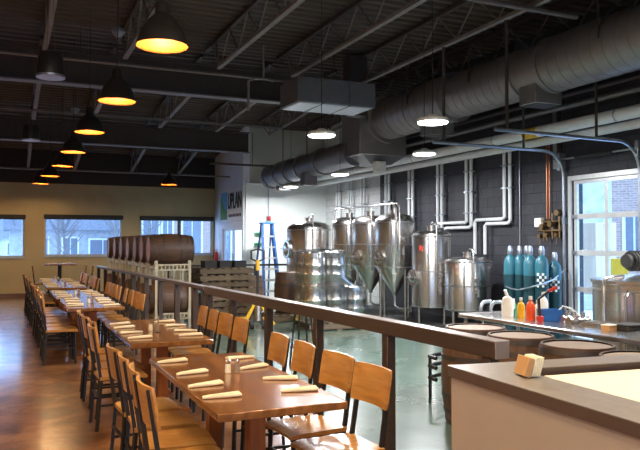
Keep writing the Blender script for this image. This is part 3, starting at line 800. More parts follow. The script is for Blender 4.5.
# kegs wrapped on a pallet
def keg():
    t=thing('steel_keg','x','keg'); t['group']='wrapped stainless kegs'
    MB().lathe([(.15,.0),(.2,.0),(.205,.02),(.2,.05),(.17,.07),(.2,.1),(.205,.12),(.205,.22),(.213,.235),(.205,.25),(.205,.38),(.213,.395),(.205,.41),(.2,.52),(.16,.55),(.05,.56),(0,.56)],32).build('body',M['steel'],t)
    MB().shell([(.198,.52),(.205,.52),(.207,.61),(.195,.615),(.192,.61),(.195,.54)],32).build('chime',M['steel'],t)
    MB().cyl((0,0,.55),(0,0,.59),.03).build('valve',M['steeld'],t); return prep(t)
kg=keg(); ku=[]
KP=[(5.36,12.18,0),(5.80,12.18,0),(6.25,12.2,0),(5.37,12.62,0),(5.81,12.63,0),(6.25,12.65,0),(5.36,12.2,1),(5.79,12.2,1),(5.37,12.62,1),(5.80,12.63,1)]
KN=['front left of lower layer','front middle of lower layer','front right of lower layer','back left of lower layer','back middle of lower layer','back right of lower layer','front left of upper layer','front right of upper layer','back left of upper layer','back right of upper layer']
for (x,y,l),n in zip(KP,KN): inst(kg,ku,(x,y,.141+l*.665),random.random(),'stainless keg in shrink wrap, %s'%n,'wrapped stainless kegs',(1.06,1.06,1.08))
# wrap draped over
def ringpts(cx,cy,rx,ry,z,n=28,wob=.0,ph=0):
    return [(cx+math.copysign(abs(math.cos(2*PI*k/n))**.6,math.cos(2*PI*k/n))*rx+random.uniform(-wob,wob), cy+math.copysign(abs(math.sin(2*PI*k/n))**.6,math.sin(2*PI*k/n))*ry+random.uniform(-wob,wob), z+random.uniform(-wob,wob)) for k in range(n+1)]
def ringclose(r): r[-1]=r[0]; return r
rows=[]
for (cx,rx,ry,z) in ((5.82,.72,.50,.16),(5.82,.715,.49,.4),(5.82,.71,.49,.7),(5.81,.69,.48,.83),(5.74,.59,.47,.90),(5.64,.50,.46,1.0),(5.60,.47,.46,1.2),(5.59,.46,.46,1.45),(5.59,.42,.42,1.51),(5.59,.02,.05,1.53)):
    rows.append(ringclose(ringpts(cx,12.42,rx,ry,z,44,.018)))
w=MB().grid(rows).build('stretch_wrap',M['wrap'],weld=True); tag(w,'clear crinkled stretch wrap draped over the stacked steel kegs','plastic wrap')

# ladder
t=thing('step_ladder','blue fibreglass step ladder standing open by the white wall','ladder',(px(267,18.9),18.9,0),R(6))
H_=2.2
for s in (-1,1):
    MB().bar((s*.25,-.35,0),(s*.15,0,H_),.07,.10).build('front_rail',M['blue'],t)
    MB().bar((s*.25,.45,0),(s*.15,.06,H_),.04,.05).build('rear_rail',M['blue'],t)
for k in range(1,7):
    q=k*.31/H_; w=.25-.10*q; y=-.35*(1-q); MB().box(-w,w,y-.06,y+.05,k*.31-.04,k*.31+.012).build('step',M['alu'],t)
for k in (1,3,5):
    q=k*.31/H_; w=.25-.10*q; y=.45-.39*q; MB().bar((-w,y,k*.31),(w,y,k*.31),.02).build('brace',M['alu'],t)
MB().bbox(-.2,.2,-.1,.14,H_,H_+.05,.01).build('top_cap',M['bluebin'],t)
# fittings on the white wall
x=px(267,YC)
t=thing('alarm_horn','red alarm horn with beacon on the white cold room wall','alarm',(x,YC-.101,2.35))
MB().sphere((0,-.06,.05),.07,16,10).build('dome',M['red'],t); MB().bbox(-.09,.09,-.05,0,-.1,.14,.01).build('backbox',M['galv'],t)
o=MB().cyl((0,0,0),(0,0,.9),.018,n=8).build('conduit_pipe',M['galv']); o.location=(x,YC-.13,2.5); tag(o,'grey conduit rising from the red alarm horn','pipe')
x=px(257,YC)
for i,z in enumerate((1.92,1.62)):
    t=thing('wall_switch_box','small %s control box on the white wall left of ladder, %s one'%('green',('upper','lower')[i]),'control box',(x,YC-.101,z),0,'green boxes left of the ladder')
    MB().bbox(-.12,.12,-.07,0,-.05,.05,.008).build('box',M['gliq'],t); MB().box(-.09,.09,-.075,-.0705,-.02,.02).build('cover',M['rubber'],t)
t=thing('fire_extinguisher','red fire extinguisher hung on the side wall near glass door','fire extinguisher',(XS-.01,22.75,.95))
MB().lathe([(0,0),(.07,0),(.075,.02),(.075,.34),(.05,.4),(.02,.42),(0,.42)],18,Matrix.Translation((-.09,0,0))).build('tank',M['red'],t)
c=MB(); c.tube([(-.09,0,.42),(-.09,0,.47),(-.14,.02,.48),(-.17,.03,.35),(-.16,.03,.15)],.014); c.build('hose',M['rubber'],t)
c=MB(); c.box(-.12,-.03,-.012,.012,.44,.50); c.build('handle',M['white_pl'],t)

# low black rail in front of the pallets
t=thing('guard_rail','thin black guard rail crossing behind the racks in front of the door','railing',(3.5,17.3,0))
MB().bar((0,0,1.08),(3.6,0,1.08),.05,.05).build('handrail',M['rubber'],t)
for x in (.15,1.3,2.4,3.5): MB().bar((x,0,0),(x,0,1.06),.04).build('post',M['rubber'],t)

# sign
t=thing('wall_sign','white wall sign lettered UPLAN with a landscape picture at left','sign',(XS-.001,21.3,2.35))
MB().bbox(-.04,0,-1.17,1.2,0,1.02,.005).build('board',M['signwhite'],t)
MB().box(-.048,-.041,.40,1.12,.06,.95).build('picture_sky',M['skyblue'],t,'blue sky printed panel')
c=MB(); pts=[(1.12,.06),(.40,.06),(.40,.30),(.55,.42),(.7,.40),(.85,.62),(1.0,.78),(1.12,.80)]
c.add([(-.0485,y,z) for y,z in pts]+[(-.054,y,z) for y,z in pts],[tuple(range(8)),tuple(range(15,7,-1))]+[(i,(i+1)%8,8+(i+1)%8,8+i) for i in range(8)])
c.build('picture_hill',M['signgreen'],t,'green hill printed panel')
def text_mesh(s,size,xs,depth=.006,extra=0):
    cu=bpy.data.curves.new('lettering','FONT'); cu.body=s; cu.size=size; cu.extrude=depth; cu.offset=extra
    o=bpy.data.objects.new('tmp',cu); COL.objects.link(o); bpy.context.view_layer.update()
    me=bpy.data.meshes.new_from_object(o.evaluated_get(bpy.context.evaluated_depsgraph_get())); bpy.data.objects.remove(o)
    for v in me.vertices: v.co.x*=xs
    return me
def put_text(s,size,xs,y0,z0,mat,parent,extra=0):
    me=text_mesh(s,size,xs,extra=extra); me.materials.append(mat)
    o=bpy.data.objects.new('lettering',me); COL.objects.link(o); o.parent=parent
    # x -> -Y, y -> Z, facing -X
    for v in me.vertices:
        x,y,z=v.co; v.co=(-.05-z, y0-x, z0+y)
    w=max(v.co.y for v in me.vertices)-min(v.co.y for v in me.vertices)
    o['label']='black sign lettering'; return w
put_text('UPLAN',.70,.66,.30,.40,M['signblack'],t,.012)
c=MB()
for k in range(9): c.box(-.056,-.041,.18-k*.15-.07,.18-k*.15,.13,.22)
c.build('small_lettering',M['signblack'],t)
o=MB().cyl((0,0,0),(0,0,5.1),.03,n=10).build('downpipe',M['pipew']); o.location=(XS-.05,19.95,0); tag(o,'grey vertical pipe at the outer corner beside the sign','pipe')

# ================================================================== TANKS
def ring(mb,r,z,t=.008,h=.02,n=40): mb.shell([(r-.001,z-h/2),(r+t,z-h/2),(r+t,z+h/2),(r-.001,z+h/2)],n)
def manway(parent,R_,ang,z,rr,name='manway'):
    c,s=math.cos(ang),math.sin(ang); p=Vector((c*R_*.97,s*R_*.97,z)); d=Vector((c,s,0))
    a=MB(); a.cyl(p,p+d*.07,rr,n=28); a.cyl(p+d*.07,p+d*.09,rr+.02,n=28); a.cyl(p+d*.09,p+d*.12,rr*.8,rr*.5,n=28)
    m=a.build(name,M['steel'],parent)
    b=MB(); q=p+d*.14; side=Vector((-s,c,0)); b.bar(q-side*(rr+.03),q+side*(rr+.03),.03); b.cyl(q,q+d*.08,.012); b.bar(q+d*.08-side*.06,q+d*.08+side*.06,.018); b.build('latch',M['steeld'],m)
def tank(name,label,cat,loc,R_,zb,zt,cone,dome,rz=0,group=None,nleg=4,bands=True,arch=True,man=None,extra=True):
    t=thing(name,label,cat,loc,rz,group)
    prof=[]
    if cone: prof+=[(.05,zb-cone-.05),(.05,zb-cone)]
    else: prof+=[(0,zb-.06),(R_*.6,zb-.05),(R_*.93,zb-.02)]
    prof+=[(R_,zb),(R_,zt),(R_*.96,zt+dome*.35),(R_*.75,zt+dome*.75),(R_*.4,zt+dome*.95),(0,zt+dome)]
    MB().lathe(prof,48).build('vessel',M['steel'],t)
    for z in ((zb+.01,zt-.01,zb+(zt-zb)*.5) if bands else (zb+.01,zt-.01)):
        c=MB(); ring(c,R_,z); c.build('weld_band',M['steeld'],t)
    for k in range(nleg):
        a=2*PI*(k+.5)/nleg; c_,s_=math.cos(a)*R_*.88,math.sin(a)*R_*.88
        l=MB(); l.cyl((c_,s_,.02),(c_,s_,zb+.12),.028,n=12); l.cyl((c_,s_,0),(c_,s_,.025),.05,n=12); l.build('leg',M['steel'],t)
    c=MB(); c.cyl((0,0,zt+dome-.02),(0,0,zt+dome+.07),.09,n=20); c.cyl((0,0,zt+dome+.07),(0,0,zt+dome+.09),.11,n=20); c.build('lid',M['steel'],t)
    if arch:
        f=-R_*1.08
        c=MB(); z1=zt+dome+.14
        c.tube([(f,-.1,zb-.1 if cone else zb+.2),(f,-.1,z1-.05),(f+.04,-.09,z1),(-.1,-.03,z1),(-.02,0,z1-.03),(0,0,zt+dome+.05)],.019,10); c.build('blow_off_pipe',M['steel'],t)
    if man: 
        for (ang,z,rr) in man: manway(t,R_,ang,z,rr)
    if extra:
        a=math.atan2(-loc[1],-loc[0])+.35-rz
        c_,s_=math.cos(a),math.sin(a)
        c=MB(); c.cyl((c_*R_,s_*R_,zb+.35),(c_*(R_+.1),s_*(R_+.1),zb+.35),.018); c.cyl((c_*(R_+.1),s_*(R_+.1),zb+.28),(c_*(R_+.1),s_*(R_+.1),zb+.42),.03); c.bar((c_*(R_+.1),s_*(R_+.1),zb+.42),(c_*(R_+.1)+.12,s_*(R_+.1),zb+.46),.015); c.build('valve',M['steeld'],t)
        c=MB(); c.cyl((c_*R_,s_*R_,zb+.62),(c_*(R_+.09),s_*(R_+.09),zb+.62),.012); c.cyl((c_*(R_+.09),s_*(R_+.09),zb+.62),(c_*(R_+.12),s_*(R_+.12),zb+.62),.035,n=18); c.build('gauge',M['steeld'],t)
        c=MB(); a2=a-.5; c.tube([(math.cos(a2)*(R_+.05),math.sin(a2)*(R_+.05),zb+.02),(math.cos(a2)*(R_+.06),math.sin(a2)*(R_+.06),zb+.2),(math.cos(a2)*(R_+.06),math.sin(a2)*(R_+.06),zt+.05)],.012,8); c.build('sight_pipe',M['steeld'],t)
    if cone:
        c=MB(); c.tube([(0,0,zb-cone-.05),(0,0,.28),(-.06,-.1,.22),(-.15,-.38,.22)],.025,10); c.cyl((-.15,-.38,.16),(-.15,-.38,.3),.035); c.build('drain_pipe',M['steeld'],t)
    return t
toCam=lambda loc,da=0: math.atan2(-loc[1],-loc[0])+da
for i,(y,n) in enumerate(((13.3,'nearest of the three tall ones'),(14.42,'middle of the three tall ones'),(15.52,'farthest of the three tall ones'))):
    loc=(7.78,y,0); rz=toCam(loc)+PI-.15
    tank('fermenter_tank','tall cone bottomed stainless fermenter, '+n,'tank',loc,.43,1.12,2.12,.58,.19,rz,'tall conical fermenters',man=[(PI-.62,1.32,.14)])
loc=(8.05,12.25,0)
tank('brite_tank','stainless cylindrical tank with side manway right of the tall fermenters','tank',loc,.41,.34,1.80,0,.12,toCam(loc)+PI,None,man=[(PI-.95,.95,.15)])
t=thing('red_tag','small red tag fixed to the front of the cylindrical tank','tag',(7.62,11.98,1.55)); MB().bbox(-.03,.03,-.012,.012,-.05,.05,.004).build('plate',M['red'],t)
loc=(8.2,11.2,0)
tank('brite_tank','short stainless tank beside the block wall, left of gas cylinders','tank',loc,.45,.36,1.30,0,.09,toCam(loc)+PI,None,man=None)
loc=(px(309,16.6),16.6,0)
tank('fermenter_tank','wide stainless tank with domed top behind the wrapped kegs','tank',loc,.58,.9,2.0,.4,.22,toCam(loc)+PI,None,man=[(PI-1.15,1.5,.22)])
# header pipe linking the tall fermenters
t=thing('process_pipe','stainless pipe run above the tall fermenter tops','pipe',(7.55,13,0))
MB().tube([(0,-.3,1.5),(0,-.3,2.44),(0,-.2,2.5),(0,1.2,2.5),(0,2.8,2.5),(0,2.9,2.46),(0,2.9,1.7)],.022,10).build('pipe',M['steel'],t)
for y in (.3,1.4,2.5): MB().tube([(0,y,2.5),(.1,y,2.56),(.2,y,2.5),(.23,y,2.36)],.016,8).build('branch_pipe',M['steel'],t)

o=MB().bbox(-.95,.95,-3.0,3.0,0,.012,.004).build('dark_floor_sheet',M['rubber']); o.location=(8.1,13.2,.0); tag(o,'thin black sheet on the floor under the tanks','mat')  # thin black sheet over the green floor under the tanks
# mash kettle with motor
t=thing('brew_kettle','large stainless brew kettle with a black motor on top, in front of garage door','kettle',(6.36,5.30,0),0)
Rk=.67
MB().lathe([(0,.22),(Rk*.6,.2),(Rk,.3),(Rk,1.22),(Rk+.02,1.23),(Rk+.02,1.26),(Rk*.96,1.27),(Rk*.5,1.31),(0,1.33)],56).build('vessel',M['steel'],t)
for z in (.35,1.16): c=MB(); ring(c,Rk,z); c.build('weld_band',M['steeld'],t)
for k in range(4): a=2*PI*(k+.5)/4; MB().cyl((math.cos(a)*.5,math.sin(a)*.5,0),(math.cos(a)*.5,math.sin(a)*.5,.3),.03).build('leg',M['steel'],t)
mo=MB(); mo.cyl((-.30,.12,1.46),(.1,.12,1.46),.10,n=20); mo.cyl((-.36,.12,1.46),(-.30,.12,1.46),.07,n=20)
for k in range(8): mo.cyl((-.28+k*.045,.12,1.46),(-.27+k*.045,.12,1.46),.112,n=20)
mo.bbox(.1,.3,.0,.24,1.36,1.56,.01); mo.build('motor',M['rubber'],t,'black finned motor')
MB().cyl((.2,.12,1.3),(.2,.12,1.37),.07).build('gearbox',M['copper'],t)
MB().tube([(-.80,.0,.35),(-.80,.0,1.2),(-.77,.02,1.28),(-.6,.05,1.3),(-.45,.08,1.3)],.022,10).build('side_pipe',M['steel'],t)
MB().tube([(-.74,-.22,.35),(-.74,-.22,1.12),(-.68,-.2,1.16),(-.6,-.18,1.16)],.018,10).build('side_pipe',M['steel'],t)

# ================================================================== GAS CYLINDERS
def gas():
    t=thing('gas_cylinder','x','gas cylinder'); t['group']='teal gas cylinders by the wall'
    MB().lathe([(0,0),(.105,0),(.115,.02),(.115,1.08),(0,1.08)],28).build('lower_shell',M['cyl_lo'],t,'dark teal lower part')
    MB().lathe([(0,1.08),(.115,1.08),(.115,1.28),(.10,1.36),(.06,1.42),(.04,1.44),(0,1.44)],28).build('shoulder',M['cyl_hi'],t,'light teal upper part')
    MB().lathe([(0,1.44),(.045,1.44),(.05,1.46),(.05,1.54),(.035,1.6),(0,1.61)],20).build('valve_cap',M['galv'],t); return prep(t)
gc=gas(); gu=[]
def pY(u,X):
    cc=math.cos(R(24.2)); ss=math.sin(R(24.2)); rr=(u-320)/695; return X*(cc-rr*ss)/(ss+rr*cc)
for (x,y,n) in ((8.42,pY(510,8.42),'leftmost, at the front'),(8.55,pY(519.5,8.55),'second from left'),(8.38,pY(530,8.38),'middle of the front row'),(8.8,pY(526.5,8.8),'tucked behind the others'),(8.45,pY(541.5,8.45),'fourth, with checkered label')):
    inst(gc,gu,(x,y,.0),0,'teal gas cylinder with paler top, '+n,'teal gas cylinders by the wall')
inst(gc,gu,(8.8,pY(554.5,8.8),-.0),0,'all dark teal gas cylinder, rightmost and slightly apart','teal gas cylinders by the wall',(1,1,.93))
for i,(x,y,z) in enumerate(((8.45,pY(541.5,8.45),1.02),(8.8,pY(554.5,8.8),.93))):
    t=thing('cylinder_label','white checkered sticker on the %s gas cylinder'%('fourth','rightmost')[i],'sticker',(x,y,z),toCam((x,y))+PI/2)
    c=MB()
    for r_ in range(5):
        for q in range(4):
            if (r_+q)%2==0:
                a0=(q-2)*.38; a1=a0+.34; rr=.117
                pts=[(rr*math.sin(a0),-rr*math.cos(a0),-.13+r_*.05),(rr*math.sin(a1),-rr*math.cos(a1),-.13+r_*.05),(rr*math.sin(a1),-rr*math.cos(a1),-.085+r_*.05),(rr*math.sin(a0),-rr*math.cos(a0),-.085+r_*.05)]
                inn=[(p[0]*.985,p[1]*.985,p[2]) for p in pts]
                c.add(pts+inn,[(0,1,2,3),(7,6,5,4),(0,4,5,1),(1,5,6,2),(2,6,7,3),(3,7,4,0)])
    c.build('checks',M['white_pl'],t)
    t.rotation_euler=(0,0,toCam((x,y))+PI/2)
# chain/hose across the cylinders
o=MB().tube([(8.29,pY(506,8.29),.86),(8.27,pY(511,8.27),.83),(8.26,pY(518,8.26),.82),(8.22,pY(528,8.22),.88),(8.30,pY(541,8.30),.95),(8.6,pY(553,8.6),1.02),(9.1,pY(566,9.1),1.2)],.014,8).build('safety_hose',M['galv']); tag(o,'grey hose looped around the teal gas cylinders','hose')
# gas manifold on wall
t=thing('gas_manifold','brass gas regulator manifold on the block wall above the cylinders','regulator',(XR,9.95,0))
c=MB(); c.cyl((-.08,-.35,1.88),(-.08,.25,1.88),.025); c.cyl((-.08,-.3,1.75),(-.08,-.3,2.25),.02); c.cyl((-.08,.1,1.7),(-.08,.1,2.1),.02); c.cyl((-.08,-.12,1.72),(-.08,-.12,2.2),.02); c.cyl((-.08,-.35,2.05),(-.08,.15,2.05),.02); c.build('manifold_pipe',M['brass'],t)
for (y,z) in ((-.3,2.2),(-.12,2.0),(.1,1.95)):
    MB().cyl((-.16,y,z),(-.05,y,z),.055,n=16).build('gauge',M['brass'],t)
MB().bbox(-.14,-.04,.12,.30,1.95,2.12,.01).build('gauge_box',M['white_pl'],t,'white gauge box')
c=MB(); 
for (y,z) in ((-.25,1.8),(0,1.8),(.18,1.78)): c.cyl((-.14,y,z),(-.05,y,z),.04,n=12); c.cyl((-.1,y,z),(-.1,y,z-.15),.012)
c.build('valve',M['brass'],t)
for (y0,m,z0,z1,n) in ((10.0,'copper',2.1,3.55,'thin copper pipe rising from the brass gas manifold'),(9.93,'copper',2.1,3.55,'second thin copper pipe beside the first, rising from manifold'),(10.75,'galv',1.0,3.6,'thin grey conduit running down the block wall between the white pipes and manifold')):
    o=MB().cyl((0,0,0),(0,0,z1-z0),.012,n=8).build('wall_pipe',M[m]); o.location=(XR-.05,y0,z0); tag(o,n,'pipe')

# ================================================================== WALL PIPES
t=thing('insulated_pipe','upper fat white insulated pipe running along the right wall','pipe',(8.72,12,3.66),0,'fat white pipes along the wall')
MB().cyl((0,-7,0),(0,7.9,0),.10,n=20).build('pipe',M['pipew'],t)
c=MB()
for y in (-4,-1,2,5): c.cyl((0,y-.015,0),(0,y+.015,0),.106,n=20)
c.build('band',M['galv'],t)
t=thing('insulated_pipe','lower fat white insulated pipe running along the right wall','pipe',(8.88,12,3.50),0,'fat white pipes along the wall')
MB().cyl((0,-7,0),(0,7.9,0),.075,n=20).build('pipe',M['pipew'],t)
t2=thing('pipe_marker','yellow marker band on the upper fat white pipe','label',(8.72,9.95,3.66)); MB().cyl((0,-.18,0),(0,.18,0),.1035,n=20).build('band',M['yellow'],t2)
o=MB().cyl((0,-6,0),(0,6,0),.05,n=12).build('roof_conduit',M['ductb']); o.location=(8.75,10,4.0); tag(o,'dark pipe running parallel above the fat white pipes','pipe')
o=MB().cyl((0,-6,0),(0,5,0),.035,n=12).build('roof_conduit',M['ductb']); o.location=(8.95,10,4.25); tag(o,'thin dark conduit highest along the right wall','pipe')
def vpipes(u,dy,zb,label,r=.036,m='pipew',X=9.05):
    cc=math.cos(R(24.2)); ss=math.sin(R(24.2)); rr=(u-320)/695; Y=X*(cc-rr*ss)/(ss+rr*cc)
    t=thing('riser_pipe_pair',label,'pipe',(X,Y,0),0,'white riser pipe pairs')
    for s in (-1,1): MB().cyl((0,s*dy,zb),(0,s*dy,3.5),r,n=12).build('pipe',M[m],t)
    for z in (2.3,2.75,3.2):
        if z>zb+.1: MB().bbox(-.045,.09,-dy-.06,dy+.06,z-.012,z+.012,.003).build('clamp',M['galv'],t)
    return t,Y
RU=[(338,'first'),(350,'second'),(363,'third'),(387.5,'fourth'),(411,'fifth'),(440,'sixth'),(469,'seventh'),(507.5,'eighth')]
RZ=[1.6,1.6,1.8,1.9,1.95,2.0,2.12,2.2]
for (u,n),zb in zip(RU,RZ):
    t,Y=vpipes(u,.085,zb,'pair of white vertical pipes on the right wall, %s pair from the left'%n)
    if n=='eighth':
        MB().tube([(0,.085,2.24),(0,.085,2.18),(0,.14,2.14),(0,1.0,2.14),(0,1.05,2.10),(0,1.05,1.42)],.036,12).build('branch_pipe',M['pipew'],t)
        MB().tube([(0,-.085,2.24),(0,-.085,2.10),(0,-.03,2.05),(0,.66,2.05),(0,.71,2.01),(0,.71,1.42)],.036,12).build('branch_pipe',M['pipew'],t)
    if n=='seventh':
        MB().tube([(0,-.085,2.14),(0,-.085,2.03),(0,-.03,1.99),(0,.85,1.99),(0,.9,1.97)],.036,12).build('branch_pipe',M['pipew'],t)
        MB().tube([(0,.085,2.16),(0,.085,2.13),(0,.13,2.10),(0,1.38,2.10),(0,1.42,2.12)],.036,12).build('branch_pipe',M['pipew'],t)
o=MB().tube([(9.08,10.55,1.5),(9.08,10.6,1.3),(9.05,10.75,1.18),(9.05,10.95,1.22),(9.08,11.0,1.45)],.012,8).build('loose_cable',M['galv']); tag(o,'thin grey cable looping down the block wall beside the short tank','cable')

# ================================================================== GARAGE DOOR
f=MB(); X0=XR+.02; X1=XR+.07
rows_z=[.06,.84,1.48,2.12,2.74]; cols_y=[GY0+.02,(GY0+GY1)/2,GY1-.02]
for z in rows_z: f.box(X0,X1,GY0+.02,GY1-.02,max(z-.045,0.01),z+.045)
for y in cols_y: f.box(X0+.001,X1-.001,y-.035 if y<GY1-.1 else y-.07,y+.035 if y<GY1-.1 else y,.02,2.76)
g=struct('door_2',f,M['gframe'])
for i in range(4):
    for j in range(2): MB().box(XR+.04,XR+.048,cols_y[j]+.03,cols_y[j+1]-.03,rows_z[i]+.04,rows_z[i+1]-.04).build('pane',M['glass'],g)
c=MB()
for z in (.84,1.48,2.12): 
    for y in (GY1-.05,GY0+.05): c.box(XR-.015,X0,y-.04,y+.04,z-.03,z+.03)
c.build('hinge',M['galv'],g)
tr=MB(); tr.box(XR-.035,XR,GY1,GY1+.07,0,GZ+.08); tr.box(XR-.035,XR,GY0-.07,GY0,0,GZ+.08); tr.box(XR-.035,XR,GY0,GY1,GZ,GZ+.08); struct('trim_2',tr,M['gframe'])
def track_rail(Y,xe,n,z=3.28):
    t=thing('door_track',n,'track',(XR-.08,Y,0),0,'garage door tracks')
    pts=[(0,0,.05),(0,0,z-.45)]+[(-.45+.45*math.cos(a),0,z-.45+.45*math.sin(a)) for a in [R(q) for q in range(10,91,10)]]+[(xe-XR+.08,0,z+.02)]
    MB().tube(pts,.028,8).build('track',M['galv'],t)
    MB().bar((xe-XR+.3,0,z+.02),(xe-XR+.3,0,z+1.6),.035).build('hanger',M['girder'],t); MB().bar((-.9,0,z+.02),(-.9,0,z+1.6),.03).build('hanger',M['girder'],t)
    c=MB(); c.box(-.03,.08,-.02,.02,2.0,2.12); c.box(-.03,.08,-.02,.02,1.0,1.12); c.build('bracket',M['galv'],t)
track_rail(GY1+.12,6.3,'curved blue grey garage door track left of the door')
track_rail(GY0-.02,6.25,'curved blue grey garage door track at the right edge',3.24)
t=thing('door_spring_shaft','dark shaft with spring above the glazed garage door','shaft',(XR-.12,8.6,3.15))
MB().cyl((0,-.75,0),(0,1.15,0),.018,n=10).build('shaft',M['steeld'],t); MB().cyl((0,-.2,0),(0,.6,0),.045,n=14).build('spring',M['rubber'],t)
MB().bbox(-.05,.115,.95,1.02,-.2,.12,.01).build('bracket',M['galv'],t); MB().bbox(-.05,.115,-.75,-.68,-.15,.12,.01).build('bracket',M['galv'],t)
o=MB().box(-.05,.05,-.05,.05,0,2.6).build('wall_post',M['steeld']); o.location=(XR-.06,9.72,3.0); o.scale=(1,1,.9); tag(o,'dark steel post on the wall above the garage door track','post')

# ================================================================== WORK TABLE AND ITEMS
t=thing('work_table','long stainless work table behind the row of upright barrels','table',(4.82,4.55,0))
MB().bbox(-.40,.40,-1.75,1.68,.86,.90,.006).build('tabletop',M['steel'],t)
for (x,y) in ((-.35,-1.65),(.35,-1.65),(-.35,1.6),(.35,1.6)): MB().cyl((x,y,0),(x,y,.86),.02).build('leg',M['steeld'],t)
MB().box(-.37,.37,-1.7,1.62,.25,.27).build('shelf',M['steeld'],t)
def onT(u,Y,x=None): return px(u,Y)
def bottle(u,Y,kind,label,mat,s=1,cap='white_pl'):
    u-=4; s*=.95
    t=thing(kind,label,'bottle',(px(u,Y),Y,.90)); t.scale=(s,s,s)
    MB().lathe([(0,0),(.04,0),(.044,.01),(.044,.13),(.034,.165),(.015,.185),(.015,.205),(0,.205)],20).build('body',M[mat],t)
    MB().lathe([(.0,.2),(.018,.2),(.018,.235),(0,.235)],14).build('cap',M[cap],t); return t
t=thing('plastic_jug','tall milky plastic jug at the left end of the work table items','jug',(px(507,5.75),5.75,.90))
MB().lathe([(0,0),(.055,0),(.06,.012),(.06,.15),(.045,.19),(.02,.205),(0,.205)],24).build('body',M['white_pl'],t); MB().cyl((0,0,.2),(-.03,0,.27),.016).build('spout',M['white_pl'],t)
MB().tube([(.05,0,.17),(.085,0,.15),(.085,0,.08),(.055,0,.06)],.01,8).build('handle',M['white_pl'],t)
bottle(517,5.85,'green_bottle','small green bottle behind the milky jug','gliq',.75)
bottle(524.5,5.55,'squeeze_bottle','yellow bottle with white cap between jug and orange bottle','yliq',.92)
bottle(534,5.35,'squeeze_bottle','orange red bottle with white cap beside the yellow bottle','rliq',1.05)
bottle(541,5.5,'squeeze_bottle','small white bottle behind the orange red bottle','white_pl',.8)
bottle(547,5.62,'squeeze_bottle','white capped bottle standing behind the blue bin','white_pl',1.1)
t=thing('blue_bin','blue plastic bin on the work table beside the orange bottle','bin',(px(549,5.25),5.25,.90),R(-15))
c=MB()
for (a,b,cc,d_) in ((-.10,-.094,-.07,.07),(.094,.10,-.07,.07),(-.094,.094,-.07,-.064),(-.094,.094,.064,.07)): c.box(a,b,cc,d_,.005,.11)
c.box(-.094,.094,-.064,.064,.0,.008); c.bbox(-.108,.108,-.078,.078,.105,.115,.002) if False else None
c.build('tray',M['bluebin'],t); c=MB(); c.box(-.093,.093,-.063,.063,.07,.085); c.build('contents',M['white_pl'],t,'pale cloth inside the bin')
t=thing('bottle_capper','red and black lever tool leaning over the blue bin','tool',(px(539,5.2),5.2,.90),R(-18))
MB().bbox(-.03,.03,-.03,.03,0,.06,.01).build('base',M['red'],t); MB().bar((0,0,.05),(-.01,0,.22),.022).build('column',M['rubber'],t)
MB().bar((-.02,0,.21),(.10,0,.30),.02).build('lever',M['rubber'],t); MB().cyl((.09,0,.295),(.17,0,.325),.016).build('grip',M['red'],t)
for i,(u,Y) in enumerate(((484,6.1),(494,6.0))):
    t=thing('hose_elbow','bent grey hose elbow at the left end of work table, %s'%('left one','right one')[i],'hose',(px(u,Y),Y,.9),0,'bent hoses on the work table')
    MB().tube([(-.05,0,.02),(-.05,0,.06),(-.03,0,.10),(.0,0,.12),(.08,0,.125)],.02,10).build('hose',M['galv'],t)
o=MB().tube([(px(556,5.2),5.2,.93),(px(558,5.2),5.2,1.0),(px(562,5.2),5.2,1.04),(px(570,5.15),5.15,1.02),(px(578,5.1),5.1,.96),(px(588,5.0),5.0,.925)],.008,8).build('white_hose',M['white_pl']); tag(o,'thin white hose arching right of the blue bin','hose')
def fit(u,Y,label,z=.9):
    t=thing('pipe_fitting',label,'fitting',(px(u,Y),Y,z))
    MB().cyl((-.06,0,.03),(.06,0,.03),.028).build('body',M['steel'],t)
    for x in (-.06,0,.06): MB().cyl((x-.006,0,.03),(x+.006,0,.03),.04).build('clamp',M['steel'],t)
    MB().cyl((0,0,.03),(0,0,.11),.02).build('stem',M['steel'],t)
fit(573,4.95,'stainless pipe fitting left of the pump on the work table'); fit(582,4.9,'stainless pipe fitting beside the metal tray'); fit(566,5.1,'small stainless fitting just right of the blue bin')
t=thing('steel_tray','shallow stainless tray on the work table near the kettle','tray',(px(598,4.75),4.75,.9),.1)
c=MB(); c.box(-.13,.13,-.08,.08,0,.006)
for (a,b,cc,d_) in ((-.13,-.125,-.08,.08),(.125,.13,-.08,.08),(-.125,.125,-.08,-.075),(-.125,.125,.075,.08)): c.box(a,b,cc,d_,.006,.03)
c.build('tray',M['steel'],t)
t=thing('card_box','small tan cardboard box on the right of the work table','box',(px(608,4.45),4.45,.9),.2); MB().bbox(-.06,.06,-.04,.04,0,.045,.003).build('carton',M['kraft'],t); MB().box(-.062,.062,-.042,.042,.0455,.052).build('lid',M['cream'],t)
t=thing('black_case','flat black case at the right end of the work table','case',(px(628,4.4),4.4,.9),.05); MB().bbox(-.12,.12,-.09,.09,0,.04,.008).build('case_body',M['rubber'],t); MB().bbox(-.12,.12,-.09,.09,.041,.055,.005).build('lid',M['rubber'],t)

# black folding rack beside the leftmost barrel
t=thing('metal_stand','low black metal stand left of the leftmost upright barrel','stand',(4.22,6.25,0),R(20))
for z in (.24,.36,.46): MB().tube([(-.22,-.1,z),(-.2,0,z+.01),(-.05,.05,z),(.2,.05,z)],.022,8).build('slat',M['blackm'],t)
for (x,y) in ((-.2,0),(.2,.05),(-.02,.12)): MB().cyl((x,y,0),(x,y,.46),.012).build('leg',M['blackm'],t)

